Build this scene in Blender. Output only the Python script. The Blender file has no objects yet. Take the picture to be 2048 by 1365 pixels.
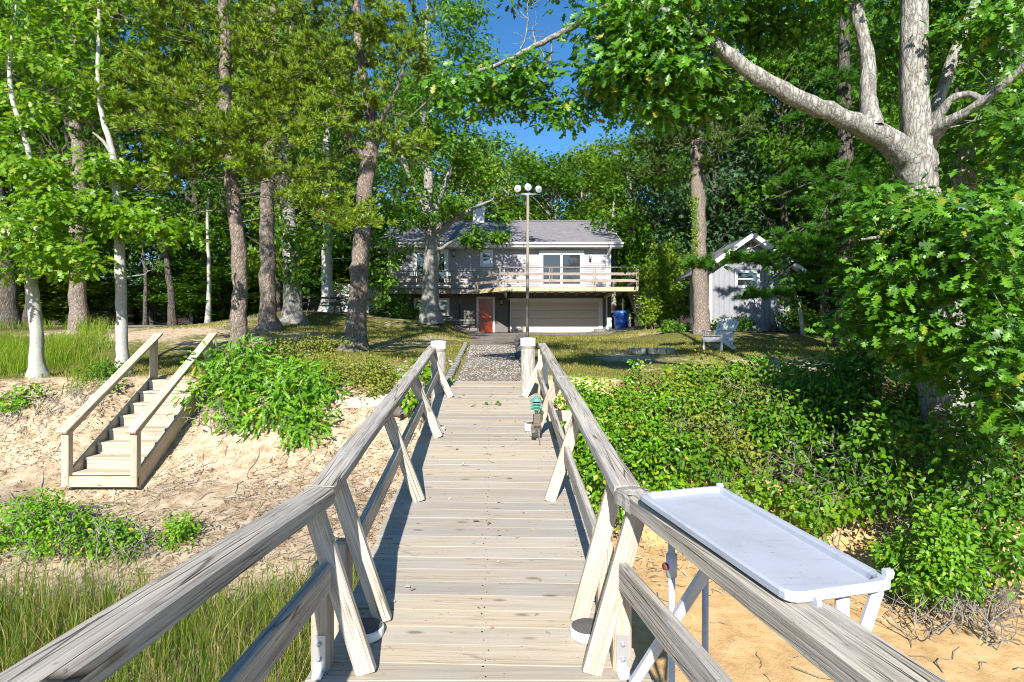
import bpy, bmesh, math, random
import numpy as np
from mathutils import Vector, Matrix

S = bpy.context.scene
COL = S.collection
R = math.radians
F, CX, CY, CAMZ = 1138.0, 1024.0, 682.5, 2.7      # pixels of the photograph, camera height over the beach

# ---------------------------------------------------------------- camera, sky, sun, exposure
cam_data = bpy.data.cameras.new('camera')
cam_data.sensor_width = 36.0
cam_data.lens = 36.0 * F / 2048.0
cam_data.clip_start = 0.05
cam_data.clip_end = 2000.0
cam = bpy.data.objects.new('camera', cam_data)
cam.location = (0, 0, CAMZ)
cam.rotation_euler = (R(90), 0, 0)
COL.objects.link(cam)
S.camera = cam

SUN_TRAVEL = Vector((0.07, 0.86, -0.53)).normalized()   # direction the sunlight travels
SUN_ELEV = math.asin(-SUN_TRAVEL.z)
world = bpy.data.worlds.new('World')
S.world = world
world.use_nodes = True
wn = world.node_tree
for n in list(wn.nodes):
    wn.nodes.remove(n)
sky = wn.nodes.new('ShaderNodeTexSky')
sky.sky_type = 'NISHITA'
sky.sun_disc = False
sky.sun_elevation = SUN_ELEV
sky.sun_rotation = math.atan2(-SUN_TRAVEL.x, -SUN_TRAVEL.y)
sky.altitude = 0
sky.air_density = 1.0
sky.dust_density = 0.15
sky.ozone_density = 3.6
bg = wn.nodes.new('ShaderNodeBackground')
bg.inputs['Strength'].default_value = 0.098
wout = wn.nodes.new('ShaderNodeOutputWorld')
hs = wn.nodes.new('ShaderNodeHueSaturation')
hs.inputs['Saturation'].default_value = 1.25
wn.links.new(sky.outputs[0], hs.inputs['Color'])
wn.links.new(hs.outputs[0], bg.inputs['Color'])
wn.links.new(bg.outputs[0], wout.inputs['Surface'])

sun_data = bpy.data.lights.new('sun', 'SUN')
sun_data.energy = 5.0
sun_data.angle = R(0.55)
sun_data.color = (1.0, 0.945, 0.86)
sun = bpy.data.objects.new('sun', sun_data)
sun.rotation_euler = SUN_TRAVEL.to_track_quat('-Z', 'Y').to_euler()
sun.location = (-5, -40, 40)
COL.objects.link(sun)

S.view_settings.view_transform = 'Standard'
S.view_settings.look = 'None'
S.view_settings.exposure = 0.93
S.view_settings.gamma = 1.0
S.render.engine = 'CYCLES'
S.cycles.max_bounces = 6
S.cycles.pixel_filter_type = 'BLACKMAN_HARRIS'
S.cycles.filter_width = 1.0
S.cycles.diffuse_bounces = 3
S.cycles.glossy_bounces = 3
S.cycles.transmission_bounces = 4
S.cycles.transparent_max_bounces = 6
S.cycles.use_denoising = True
S.cycles.sample_clamp_indirect = 6.0
S.cycles.caustics_reflective = False
S.cycles.caustics_refractive = False

RNG = np.random.default_rng(11)
random.seed(5)

def P(px, py, Y):
    """The point seen at photograph pixel (px, py), Y metres away."""
    return Vector(((px - CX) / F * Y, Y, CAMZ + (CY - py) / F * Y))

# ---------------------------------------------------------------- objects, names, labels
WM = {}
def put(o, W, parent=None):
    COL.objects.link(o)
    WM[o.name] = W
    if parent is not None:
        o.parent = parent
        o.matrix_basis = WM[parent.name].inverted() @ W
    else:
        o.matrix_basis = W
    return o

def tag(o, label=None, cat=None, group=None, kind=None):
    if label: o['label'] = label
    if cat: o['category'] = cat
    if group: o['group'] = group
    if kind: o['kind'] = kind
    return o

def thing(name, loc, label, cat, group=None, rotz=0.0):
    o = bpy.data.objects.new(name, None)
    o.empty_display_size = 0.2
    put(o, Matrix.Translation(loc) @ Matrix.Rotation(rotz, 4, 'Z'))
    return tag(o, label, cat, group)

def copy_tree(o, W, label=None, parent=None):
    """A copy of a thing with copies of its parts and sub-parts, all sharing mesh data."""
    c = o.copy()
    COL.objects.link(c)
    if parent is None:
        c.matrix_basis = W
    else:
        c.parent = parent
    if label: c['label'] = label
    for ch in list(o.children):
        copy_tree(ch, None, None, c)
    return c

# ---------------------------------------------------------------- mesh helpers
def np_mesh(name, V, Fc, mat, smooth=False, midx=None):
    """Mesh from arrays; Fc is (n,k) or a list of such arrays."""
    me = bpy.data.meshes.new(name)
    Fs = Fc if isinstance(Fc, (list, tuple)) else [Fc]
    Fs = [np.asarray(f, dtype=np.int32) for f in Fs if len(f)]
    V = np.asarray(V, dtype=np.float32)
    me.vertices.add(len(V))
    me.vertices.foreach_set('co', V.ravel())
    nl = sum(f.size for f in Fs)
    npoly = sum(len(f) for f in Fs)
    me.loops.add(nl)
    me.loops.foreach_set('vertex_index', np.concatenate([f.ravel() for f in Fs]))
    me.polygons.add(npoly)
    tot = np.concatenate([np.full(len(f), f.shape[1], dtype=np.int32) for f in Fs])
    start = np.concatenate([[0], np.cumsum(tot)[:-1]]).astype(np.int32)
    me.polygons.foreach_set('loop_start', start)
    try:
        me.polygons.foreach_set('loop_total', tot)
    except Exception:
        pass
    if midx is not None:
        me.polygons.foreach_set('material_index', np.asarray(midx, dtype=np.int32))
    me.polygons.foreach_set('use_smooth', np.full(npoly, smooth, dtype=bool))
    mats = mat if isinstance(mat, (list, tuple)) else [mat]
    for m in mats:
        me.materials.append(m)
    me.update(calc_edges=True)
    return me

def np_obj(name, V, Fc, mat, parent=None, smooth=False, kind=None, origin=None, midx=None):
    V = np.asarray(V, dtype=np.float64)
    if origin is None:
        origin = Vector((0, 0, 0)) if parent is None else WM[parent.name].translation.copy()
    me = np_mesh(name, V - np.array(origin), Fc, mat, smooth, midx)
    o = bpy.data.objects.new(name, me)
    put(o, Matrix.Translation(origin), parent)
    if kind: o['kind'] = kind
    return o

_cache = {}
def box_mesh(L, w, t, mat, bev=0.006, seg=1):
    key = ('box', round(L, 3), round(w, 3), round(t, 3), mat.name, bev, seg)
    if key in _cache: return _cache[key]
    bm = bmesh.new()
    bmesh.ops.create_cube(bm, size=1.0)
    for v in bm.verts:
        v.co.x *= L; v.co.y *= w; v.co.z *= t
    if bev > 0:
        bmesh.ops.bevel(bm, geom=bm.edges[:], offset=min(bev, 0.4 * min(L, w, t)), segments=seg, affect='EDGES', profile=0.5)
    me = bpy.data.meshes.new('beam')
    bm.to_mesh(me); bm.free()
    me.materials.append(mat)
    _cache[key] = me
    return me

def frame(p0, p1, up=Vector((0, 0, 1)), roll=0.0):
    p0, p1 = Vector(p0), Vector(p1)
    x = (p1 - p0).normalized()
    y = Vector(up).cross(x)
    if y.length < 1e-4: y = Vector((0, 1, 0)).cross(x)
    y.normalize()
    z = x.cross(y)
    m = Matrix(((x.x, y.x, z.x), (x.y, y.y, z.y), (x.z, y.z, z.z))).to_4x4()
    if roll: m = m @ Matrix.Rotation(roll, 4, 'X')
    m.translation = (p0 + p1) / 2
    return m

def beam(name, p0, p1, w, t, mat, parent=None, up=(0, 0, 1), bev=0.006, seg=1, roll=0.0):
    """A board or bar from p0 to p1; w across (sideways), t along 'up'."""
    p0, p1 = Vector(p0), Vector(p1)
    me = box_mesh((p1 - p0).length, w, t, mat, bev, seg)
    o = bpy.data.objects.new(name, me)
    return put(o, frame(p0, p1, Vector(up), roll), parent)

def block(name, c, size, mat, parent=None, rotz=0.0, bev=0.004):
    me = box_mesh(size[0], size[1], size[2], mat, bev)
    o = bpy.data.objects.new(name, me)
    return put(o, Matrix.Translation(c) @ Matrix.Rotation(rotz, 4, 'Z'), parent)

class MB:
    """Collects boxes, quads and tubes into ONE mesh."""
    def __init__(s): s.V, s.F3, s.F4, s.n = [], [], [], 0
    def verts(s, v):
        b = s.n; s.V.append(np.asarray(v, dtype=np.float64)); s.n += len(v); return b
    def box(s, lo, hi):
        x0, y0, z0 = lo; x1, y1, z1 = hi
        b = s.verts([(x0,y0,z0),(x1,y0,z0),(x1,y1,z0),(x0,y1,z0),(x0,y0,z1),(x1,y0,z1),(x1,y1,z1),(x0,y1,z1)])
        for f in ((0,3,2,1),(4,5,6,7),(0,1,5,4),(1,2,6,5),(2,3,7,6),(3,0,4,7)):
            s.F4.append([b + i for i in f])
        return s
    def bar(s, p0, p1, w, t, up=(0, 0, 1)):
        M = frame(p0, p1, Vector(up)); L = (Vector(p1) - Vector(p0)).length
        c = [M @ Vector((sx * L / 2, sy * w / 2, sz * t / 2)) for sz in (-1, 1) for sx, sy in ((-1,-1),(1,-1),(1,1),(-1,1))]
        b = s.verts([tuple(v) for v in c])
        for f in ((0,3,2,1),(4,5,6,7),(0,1,5,4),(1,2,6,5),(2,3,7,6),(3,0,4,7)):
            s.F4.append([b + i for i in f])
        return s
    def quad(s, a, b_, c, d):
        b = s.verts([a, b_, c, d]); s.F4.append([b, b+1, b+2, b+3]); return s
    def tube(s, pts, rad, n=6, cap=True):
        V, Fq = tube_arrays(pts, rad, n)
        b = s.verts(V)
        s.F4.extend((Fq + b).tolist())
        if cap:
            m = len(pts)
            for ring, flip in ((0, True), (m - 1, False)):
                idx = [b + ring * n + k for k in range(n)]
                c = s.verts([tuple(np.mean(V[ring*n:(ring+1)*n], axis=0))])
                for k in range(n):
                    f = [idx[k], idx[(k+1) % n], c]
                    s.F3.append(f[::-1] if flip else f)
        return s
    def build(s, name, mat, parent=None, smooth=False, kind=None, origin=None):
        V = np.concatenate(s.V) if s.V else np.zeros((0, 3))
        fs = []
        if s.F4: fs.append(np.array(s.F4))
        if s.F3: fs.append(np.array(s.F3))
        return np_obj(name, V, fs, mat, parent, smooth, kind, origin)

def tube_arrays(pts, rad, n):
    pts = np.asarray([tuple(p) for p in pts], dtype=np.float64)
    rad = np.asarray(rad, dtype=np.float64)
    m = len(pts)
    T = np.gradient(pts, axis=0)
    T /= np.linalg.norm(T, axis=1)[:, None] + 1e-9
    ref = np.array([0.31, 0.17, 0.93]) if abs(T[0][2]) < 0.8 else np.array([1.0, 0.2, 0.0])
    A = np.cross(T, ref); A /= np.linalg.norm(A, axis=1)[:, None] + 1e-9
    B = np.cross(T, A)
    a = np.linspace(0, 2 * np.pi, n, endpoint=False)
    ring = np.cos(a)[None, :, None] * A[:, None, :] + np.sin(a)[None, :, None] * B[:, None, :]
    r = rad[:, None, None] if rad.ndim == 1 else rad[:, :, None]
    V = (pts[:, None, :] + ring * r).reshape(-1, 3)
    i = np.arange(m - 1)[:, None]; k = np.arange(n)[None, :]; k2 = (k + 1) % n
    Fq = np.stack([i*n + k, i*n + k2, (i+1)*n + k2, (i+1)*n + k], axis=-1).reshape(-1, 4)
    return V, Fq

def cyl(name, p0, p1, r0, mat, parent=None, r1=None, n=14, smooth=True):
    r1 = r0 if r1 is None else r1
    m = MB(); p0, p1 = Vector(p0), Vector(p1)
    m.tube([p0, p0.lerp(p1, .5), p1], [r0, (r0 + r1) / 2, r1], n)
    o = m.build(name, mat, parent, smooth, origin=p0)
    return o

def lathe(name, profile, c, mat, parent=None, n=20, smooth=True, axis=None):
    """profile: list of (radius, height)."""
    V, Fq = [], []
    for r, h in profile:
        for k in range(n):
            a = 2 * math.pi * k / n
            V.append((r * math.cos(a), r * math.sin(a), h))
    for i in range(len(profile) - 1):
        for k in range(n):
            k2 = (k + 1) % n
            Fq.append((i*n + k, i*n + k2, (i+1)*n + k2, (i+1)*n + k))
    me = np_mesh(name, V, np.array(Fq), mat, smooth)
    o = bpy.data.objects.new(name, me)
    W = Matrix.Translation(c)
    if axis is not None:
        W = W @ Vector(axis).to_track_quat('Z', 'Y').to_matrix().to_4x4()
    return put(o, W, parent)

# ---------------------------------------------------------------- materials
def new_mat(name):
    m = bpy.data.materials.new(name); m.use_nodes = True
    nt = m.node_tree
    for n in list(nt.nodes): nt.nodes.remove(n)
    out = nt.nodes.new('ShaderNodeOutputMaterial')
    return m, nt, out

class NB:
    """Short node builder."""
    def __init__(s, nt): s.nt = nt
    def n(s, t, **kw):
        x = s.nt.nodes.new(t)
        for k, v in kw.items():
            if k in x.inputs: x.inputs[k].default_value = v
            else: setattr(x, k, v)
        return x
    def l(s, a, b): s.nt.links.new(a, b); return b
    def ramp(s, fac, stops, interp='LINEAR'):
        r = s.nt.nodes.new('ShaderNodeValToRGB')
        r.color_ramp.interpolation = interp
        el = r.color_ramp.elements
        while len(el) < len(stops): el.new(0.5)
        for e, (p, c) in zip(el, stops):
            e.position = p; e.color = c if len(c) == 4 else (*c, 1)
        s.l(fac, r.inputs[0]); return r.outputs[0]
    def mix(s, fac, a, b, mode='MIX'):
        x = s.nt.nodes.new('ShaderNodeMix'); x.data_type = 'RGBA'; x.blend_type = mode
        for sock, val in ((x.inputs[0], fac), (x.inputs[6], a), (x.inputs[7], b)):
            if hasattr(val, 'is_linked'): s.l(val, sock)
            elif isinstance(val, (int, float)): sock.default_value = val
            else: sock.default_value = (*val, 1) if len(val) == 3 else val
        return x.outputs[2]
    def math(s, op, a, b=None, clamp=False):
        x = s.nt.nodes.new('ShaderNodeMath'); x.operation = op; x.use_clamp = clamp
        for i, v in enumerate((a, b)):
            if v is None: continue
            if hasattr(v, 'is_linked'): s.l(v, x.inputs[i])
            else: x.inputs[i].default_value = v
        return x.outputs[0]
    def coords(s, kind='Object', scale=(1, 1, 1), rnd=False):
        tc = s.nt.nodes.new('ShaderNodeTexCoord')
        mp = s.nt.nodes.new('ShaderNodeMapping')
        mp.inputs['Scale'].default_value = scale
        s.l(tc.outputs[kind], mp.inputs['Vector'])
        if rnd:
            oi = s.nt.nodes.new('ShaderNodeObjectInfo')
            v = s.nt.nodes.new('ShaderNodeVectorMath'); v.operation = 'SCALE'
            c = s.nt.nodes.new('ShaderNodeCombineXYZ')
            for i in range(3): s.l(s.math('MULTIPLY', oi.outputs['Random'], 37.0 + 21 * i), c.inputs[i])
            s.l(c.outputs[0], mp.inputs['Location'])
        return mp.outputs[0]
    def noise(s, vec, scale, detail=4, rough=0.55):
        x = s.nt.nodes.new('ShaderNodeTexNoise')
        x.inputs['Scale'].default_value = scale; x.inputs['Detail'].default_value = detail; x.inputs['Roughness'].default_value = rough
        if vec is not None: s.l(vec, x.inputs['Vector'])
        return x.outputs[0]
    def bump(s, h, strength=0.4, dist=0.01):
        b = s.nt.nodes.new('ShaderNodeBump')
        b.inputs['Strength'].default_value = strength; b.inputs['Distance'].default_value = dist
        s.l(h, b.inputs['Height']); return b.outputs[0]
    def principled(s, color, rough=0.7, normal=None, spec=0.3, metal=0.0):
        p = s.nt.nodes.new('ShaderNodeBsdfPrincipled')
        for k, v in (('Base Color', color), ('Roughness', rough), ('Specular IOR Level', spec), ('Metallic', metal)):
            if hasattr(v, 'is_linked'): s.l(v, p.inputs[k])
            elif k == 'Base Color': p.inputs[k].default_value = (*v, 1)
            else: p.inputs[k].default_value = v
        if normal is not None: s.l(normal, p.inputs['Normal'])
        return p.outputs[0]

def mat_wood(name, dark, mid, light, knots=True, bump=0.5, crack=0.5, rough=0.8, yg=17, vary=.12):
    """Weathered lumber, grain along local X, each piece different."""
    m, nt, out = new_mat(name); b = NB(nt)
    v1 = b.coords('Object', (1.7, yg, yg), True)
    v2 = b.coords('Object', (3.0, yg * 7, yg * 7), True)
    v3 = b.coords('Object', (1.6, 4.0, 4.0), True)
    g1 = b.noise(v1, 1.0, 5, .6); g2 = b.noise(v2, 1.0, 3, .6); g3 = b.noise(v3, 1.0, 3, .5)
    g = b.math('ADD', b.math('MULTIPLY', g1, .45), b.math('MULTIPLY', g2, .55))
    col = b.ramp(g, [(.30, dark), (.47, mid), (.66, light)])
    # blotches of grey and tan
    col = b.mix(b.ramp(g3, [(.38, (0, 0, 0)), (.62, (1, 1, 1))]), col, b.mix(1.0, col, (1.05, .99, .90), 'MULTIPLY'))
    oi = b.n('ShaderNodeObjectInfo')
    tint = b.ramp(oi.outputs['Random'], [(0, (1 - vary, 1 - vary, 1 - .9 * vary)), (.5, (1, .99, .97)), (1, (1 + .7 * vary, 1 + .4 * vary, 1 - .25 * vary))])
    col = b.mix(1.0, col, tint, 'MULTIPLY')
    # drying cracks along the grain
    vc = b.coords('Object', (.9, 30, 30), True)
    cr = b.n('ShaderNodeTexVoronoi', feature='DISTANCE_TO_EDGE'); cr.inputs['Scale'].default_value = 1.0
    b.l(vc, cr.inputs['Vector'])
    cm = b.ramp(cr.outputs['Distance'], [(0.0, (1, 1, 1)), (.035, (0, 0, 0))])
    cmask = b.math('MULTIPLY', cm, b.ramp(g3, [(.45, (0, 0, 0)), (.6, (crack, crack, crack))]))
    col = b.mix(cmask, col, tuple(c * .25 for c in dark))
    h = b.math('SUBTRACT', g, b.math('MULTIPLY', cmask, .8))
    if knots:
        vk = b.coords('Object', (2.2, 8.0, 8.0), True)
        kn = b.n('ShaderNodeTexVoronoi'); kn.inputs['Scale'].default_value = 1.0; b.l(vk, kn.inputs['Vector'])
        km = b.ramp(kn.outputs['Distance'], [(.06, (1, 1, 1)), (.13, (0, 0, 0))])
        col = b.mix(b.math('MULTIPLY', km, .65), col, (.10, .065, .04))
    # scattered black specks and mildew
    sp = b.noise(b.coords('Object', (30, 60, 60), True), 1.0, 2, .5)
    col = b.mix(b.ramp(sp, [(.68, (0, 0, 0)), (.76, (.55, .55, .55))]), col, (.06, .055, .05))
    b.l(b.principled(col, rough, b.bump(h, bump, .006), .2), out.inputs[0])
    return m

def mat_paint(name, color, rough=0.55, dirt=0.25, dirtcol=(.12, .10, .08), scale=3.0, bump=.08, spec=.3, metal=0.0):
    m, nt, out = new_mat(name); b = NB(nt)
    v = b.coords('Object', (1, 1, 1), True)
    n1 = b.noise(v, scale, 6, .65); n2 = b.noise(v, scale * 14, 3, .6)
    col = b.mix(b.math('MULTIPLY', b.ramp(n1, [(.45, (0, 0, 0)), (.75, (1, 1, 1))]), dirt), color, dirtcol)
    col = b.mix(b.math('MULTIPLY', n2, .12), col, tuple(c * .7 for c in color))
    b.l(b.principled(col, rough, b.bump(n2, bump, .004), spec, metal), out.inputs[0])
    return m

def mat_bark(name, dark, mid, light, lichen=None, vscale=9.0, stretch=.28, bump=.9, lich_amt=.5, low_lichen=False):
    m, nt, out = new_mat(name); b = NB(nt)
    v = b.coords('Object', (1, 1, stretch), True)
    vo = b.n('ShaderNodeTexVoronoi', feature='DISTANCE_TO_EDGE'); vo.inputs['Scale'].default_value = vscale
    nz = b.noise(v, vscale * 1.4, 5, .65)
    vv = b.n('ShaderNodeVectorMath', operation='ADD')
    b.l(v, vv.inputs[0])
    cxyz = b.n('ShaderNodeCombineXYZ')
    for i in range(3): b.l(b.math('MULTIPLY', nz, .16), cxyz.inputs[i])
    b.l(cxyz.outputs[0], vv.inputs[1]); b.l(vv.outputs[0], vo.inputs['Vector'])
    fine = b.noise(v, vscale * 7, 4, .7)
    plate = b.ramp(vo.outputs['Distance'], [(0, (0, 0, 0)), (.10, (.6, .6, .6)), (.35, (1, 1, 1))])
    g = b.math('ADD', b.math('MULTIPLY', plate, .55), b.math('MULTIPLY', fine, .45))
    col = b.ramp(g, [(.12, dark), (.5, mid), (.85, light)])
    if lichen:
        vl = b.coords('Object', (1, 1, .8), True)
        ln = b.noise(vl, 5.5, 5, .7)
        lm = b.ramp(ln, [(.52, (0, 0, 0)), (.60, (1, 1, 1))])
        col = b.mix(b.math('MULTIPLY', lm, lich_amt), col, b.mix(fine, tuple(c * .6 for c in lichen), lichen))
    b.l(b.principled(col, .92, b.bump(g, bump, .03), .12), out.inputs[0])
    return m

def mat_leaf(name, dark, light, yellow=None, trans=.35, rough=.42, spec=.4, yamt=.06):
    """Leaf or needle: every leaf its own shade, light glowing through."""
    m, nt, out = new_mat(name); b = NB(nt)
    geo = b.n('ShaderNodeNewGeometry')
    oi = b.n('ShaderNodeObjectInfo')
    rnd = b.math('FRACT', b.math('ADD', geo.outputs['Random Per Island'], oi.outputs['Random']))
    col = b.ramp(rnd, [(0, dark), (.55, tuple((a + c) / 2 for a, c in zip(dark, light))), (1, light)])
    big = b.noise(b.coords('Object', (1, 1, 1), True), .9, 3, .5)
    col = b.mix(b.math('MULTIPLY', b.ramp(big, [(.4, (0, 0, 0)), (.65, (1, 1, 1))]), .4), col, light)
    if yellow:
        wn_ = b.n('ShaderNodeTexWhiteNoise', noise_dimensions='1D'); b.l(rnd, wn_.inputs['W'])
        col = b.mix(b.math('LESS_THAN', wn_.outputs['Value'], yamt), col, yellow)
    pr = b.principled(col, rough, None, spec)
    tr = b.n('ShaderNodeBsdfTranslucent')
    b.l(b.mix(1.0, col, (1.5, 1.35, .55), 'MULTIPLY'), tr.inputs['Color'])
    ms = b.n('ShaderNodeMixShader'); ms.inputs[0].default_value = trans
    b.l(pr, ms.inputs[1]); b.l(tr.outputs[0], ms.inputs[2]); b.l(ms.outputs[0], out.inputs[0])
    return m

def mat_glass(name, base=(.02, .025, .03), spec=1.0, ior=1.9):
    m, nt, out = new_mat(name); b = NB(nt)
    p = b.n('ShaderNodeBsdfPrincipled')
    p.inputs['Base Color'].default_value = (*base, 1); p.inputs['Roughness'].default_value = .03
    p.inputs['IOR'].default_value = ior; p.inputs['Specular IOR Level'].default_value = spec
    nz = b.noise(b.coords('Object', (1, 1, 1), True), 1.2, 2, .5)
    b.l(b.bump(nz, .06, .02), p.inputs['Normal'])
    b.l(p.outputs[0], out.inputs[0])
    return m

M = {}
M['deck'] = mat_wood('deck_wood', (.27, .24, .205), (.365, .332, .288), (.43, .40, .355), bump=.30, crack=.5, yg=46, vary=.17)
M['rail'] = mat_wood('grey_rail_wood', (.12, .11, .10), (.37, .35, .32), (.58, .56, .52), bump=1.0, crack=1.0, yg=25)
M['brace'] = mat_wood('pale_brace_wood', (.27, .23, .18), (.44, .39, .33), (.60, .55, .48), bump=.5, crack=.6)
M['new_wood'] = mat_wood('pale_step_wood', (.27, .225, .165), (.43, .375, .30), (.56, .50, .41), bump=.3, crack=.3)
M['dark_wood'] = mat_wood('dark_weathered_wood', (.05, .045, .04), (.12, .11, .10), (.22, .20, .18), bump=.6, crack=.6)
M['balcony_wood'] = mat_wood('balcony_wood', (.15, .13, .115), (.29, .255, .23), (.40, .36, .33), bump=.4, crack=.3)
M['yellow_wood'] = mat_wood('new_yellow_wood', (.33, .28, .18), (.45, .39, .26), (.53, .47, .33), bump=.2, crack=.1)
M['white'] = mat_paint('white_paint', (.74, .75, .76), .5, .12)
M['white_worn'] = mat_paint('worn_white_paint', (.50, .53, .59), .45, .32, (.30, .30, .32), 7.0, .25, .4)
M['chair_paint'] = mat_paint('weathered_chair_paint', (.66, .68, .71), .7, .30, (.28, .20, .20), 8.0)
M['chimney'] = mat_paint('chimney_paint', (.80, .79, .76), .7, .1)
M['siding'] = mat_paint('grey_siding_paint', (.41, .40, .43), .75, .25, (.16, .15, .15), 5.0, .2)
M['stucco'] = mat_paint('dark_stucco', (.16, .15, .14), .9, .3, (.09, .08, .075), 4.0, .5)
M['garage'] = mat_paint('beige_garage_paint', (.58, .52, .45), .6, .08)
M['red'] = mat_paint('red_door_paint', (.31, .026, .012), .14, .05)
M['black'] = mat_paint('black_steel', (.02, .02, .022), .5, .1)
M['galv'] = mat_paint('galvanised_steel', (.52, .53, .55), .4, .2, (.28, .28, .28), 8.0, .1, .5, .6)
M['shed'] = mat_paint('grey_shed_paint', (.28, .285, .315), .8, .25, (.12, .12, .13), 4.0, .2)
M['blue'] = mat_paint('blue_bin_plastic', (.02, .10, .42), .35, .08, spec=.5)
M['rust'] = mat_paint('rusty_pole', (.27, .22, .175), .75, .7, (.19, .18, .17), 2.5, .3)
M['lamp_glass'] = mat_paint('lamp_lens', (.42, .43, .45), .12, .1, (.4, .4, .4), 12.0, .05, .8)
M['copper_green'] = mat_paint('verdigris_metal', (.10, .27, .23), .55, .3, (.05, .11, .10), 30.0)
M['valve'] = mat_paint('red_valve', (.22, .05, .05), .5, .2)
M['stone'] = mat_paint('grey_stone', (.20, .19, .18), .95, .5, (.09, .085, .08), 6.0, .8)
M['concrete'] = mat_paint('concrete_block', (.36, .33, .30), .95, .4, (.18, .16, .14), 6.0, .6)
M['edge_stone'] = mat_paint('dark_edging', (.11, .105, .10), .95, .4, (.05, .05, .05), 9.0, .7)
M['vinyl'] = mat_paint('white_vinyl', (.55, .60, .66), .5, .12)
M['shell'] = mat_paint('shell_white', (.34, .31, .27), .8, .2)
M['glass'] = mat_glass('window_glass')
M['glass_dim'] = mat_glass('slider_glass', (.035, .037, .038), .8, 1.55)
M['blind'] = mat_paint('grey_blind', (.16, .165, .17), .9, .2)
M['tank'] = mat_paint('grey_tank', (.17, .175, .18), .6, .3)

def mat_table():
    m, nt, out = new_mat('worn_table_top'); b = NB(nt)
    v = b.coords('Object')
    n1 = b.noise(v, 5.0, 6, .65); n2 = b.noise(v, 60, 3, .6)
    col = b.mix(b.ramp(n1, [(.42, (0, 0, 0)), (.72, (.7, .7, .7))]), (.43, .46, .53), (.34, .36, .39))
    for k, (sc, rot) in enumerate((((5, 140, 1), .5), ((4, 110, 1), 1.9), ((7, 170, 1), 2.7))):
        tc = b.n('ShaderNodeTexCoord'); mp = b.n('ShaderNodeMapping'); b.l(tc.outputs['Object'], mp.inputs['Vector'])
        mp.inputs['Rotation'].default_value = (0, 0, rot); mp.inputs['Scale'].default_value = sc
        s_ = b.noise(mp.outputs[0], 1.0, 2, .5)
        col = b.mix(b.ramp(s_, [(.70, (0, 0, 0)), (.74, (.5, .5, .5))]), col, (.26, .26, .27))
    st = b.noise(b.coords('Object', (1, 1, 1)), 2.3, 5, .7)
    col = b.mix(b.ramp(st, [(.60, (0, 0, 0)), (.70, (.35, .35, .35))]), col, (.36, .31, .24))
    col = b.mix(b.ramp(n2, [(.66, (0, 0, 0)), (.72, (.6, .6, .6))]), col, (.20, .19, .18))
    b.l(b.principled(col, .42, b.bump(n2, .15, .003), .4), out.inputs[0])
    return m
M['table'] = mat_table()
BK = {}
BK['oak'] = mat_bark('pale_oak_bark', (.10, .09, .08), (.28, .262, .24), (.48, .46, .42), (.44, .47, .36), 17.0, .30, .7, .55)
BK['pale'] = mat_bark('pale_smooth_bark', (.24, .225, .21), (.42, .405, .37), (.58, .585, .55), (.50, .53, .42), 34.0, .6, .35, .6)
BK['pine'] = mat_bark('pitch_pine_bark', (.075, .058, .048), (.26, .205, .17), (.44, .37, .315), (.42, .43, .34), 19.0, .50, .9, .3)
BK['dark'] = mat_bark('dark_bark', (.025, .022, .02), (.095, .08, .068), (.19, .165, .14), (.25, .26, .2), 15.0, .3, .9, .25)
BK['twig'] = mat_paint('grey_twig', (.26, .235, .205), .9, .35, (.10, .085, .07), 14.0)

LF = {}
LF['oak_near'] = mat_leaf('glossy_oak_leaf', (.018, .085, .005), (.120, .300, .012), (.28, .30, .03), .30, .40, .42, .03)
LF['oak'] = mat_leaf('oak_leaf', (.020, .085, .005), (.140, .315, .010), (.22, .27, .03), .36, .42, .4, .04)
LF['oak_bright'] = mat_leaf('bright_oak_leaf', (.060, .185, .006), (.200, .370, .012), (.30, .36, .03), .42, .42, .4, .05)
LF['wood'] = mat_leaf('woodland_leaf', (.028, .092, .006), (.115, .260, .012), None, .38, .5, .3)
LF['wood_yellow'] = mat_leaf('yellowish_leaf', (.050, .125, .006), (.215, .350, .010), (.24, .25, .03), .36, .5, .3, .06)
LF['wood_blue'] = mat_leaf('bluish_leaf', (.030, .075, .032), (.075, .160, .060), None, .30, .5, .3)
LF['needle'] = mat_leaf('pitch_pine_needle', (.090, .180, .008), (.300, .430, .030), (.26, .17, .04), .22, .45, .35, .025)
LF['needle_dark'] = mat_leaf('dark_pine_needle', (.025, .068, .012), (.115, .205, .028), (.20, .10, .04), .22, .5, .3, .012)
LF['needle_soft'] = mat_leaf('white_pine_needle', (.020, .085, .010), (.110, .300, .022), None, .28, .5, .3)
LF['shrub'] = mat_leaf('shrub_leaf', (.040, .140, .006), (.180, .390, .012), (.34, .34, .03), .34, .40, .4, .05)
LF['vine'] = mat_leaf('vine_leaf', (.030, .120, .005), (.185, .400, .010), (.32, .34, .03), .34, .36, .45, .10)
LF['scrub'] = mat_leaf('dull_scrub_leaf', (.110, .150, .014), (.240, .280, .030), (.30, .26, .06), .3, .55, .3, .1)
LF['beach_grass'] = mat_leaf('beach_grass_blade', (.040, .100, .008), (.180, .270, .022), (.36, .29, .12), .35, .45, .35, .26)
LF['lawn'] = mat_leaf('lawn_blade', (.105, .140, .014), (.245, .265, .040), (.38, .29, .11), .3, .6, .25, .28)
LF['fern_grass'] = mat_leaf('bright_tall_grass', (.085, .185, .008), (.235, .350, .018), (.30, .30, .06), .38, .5, .3, .07)
LF['litter'] = mat_leaf('dry_litter', (.13, .085, .055), (.36, .27, .185), (.44, .40, .35), .1, .8, .1, .35)
# ---------------------------------------------------------------- the lie of the land
def ss(t):
    t = np.clip(t, 0, 1); return t * t * (3 - 2 * t)

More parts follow.
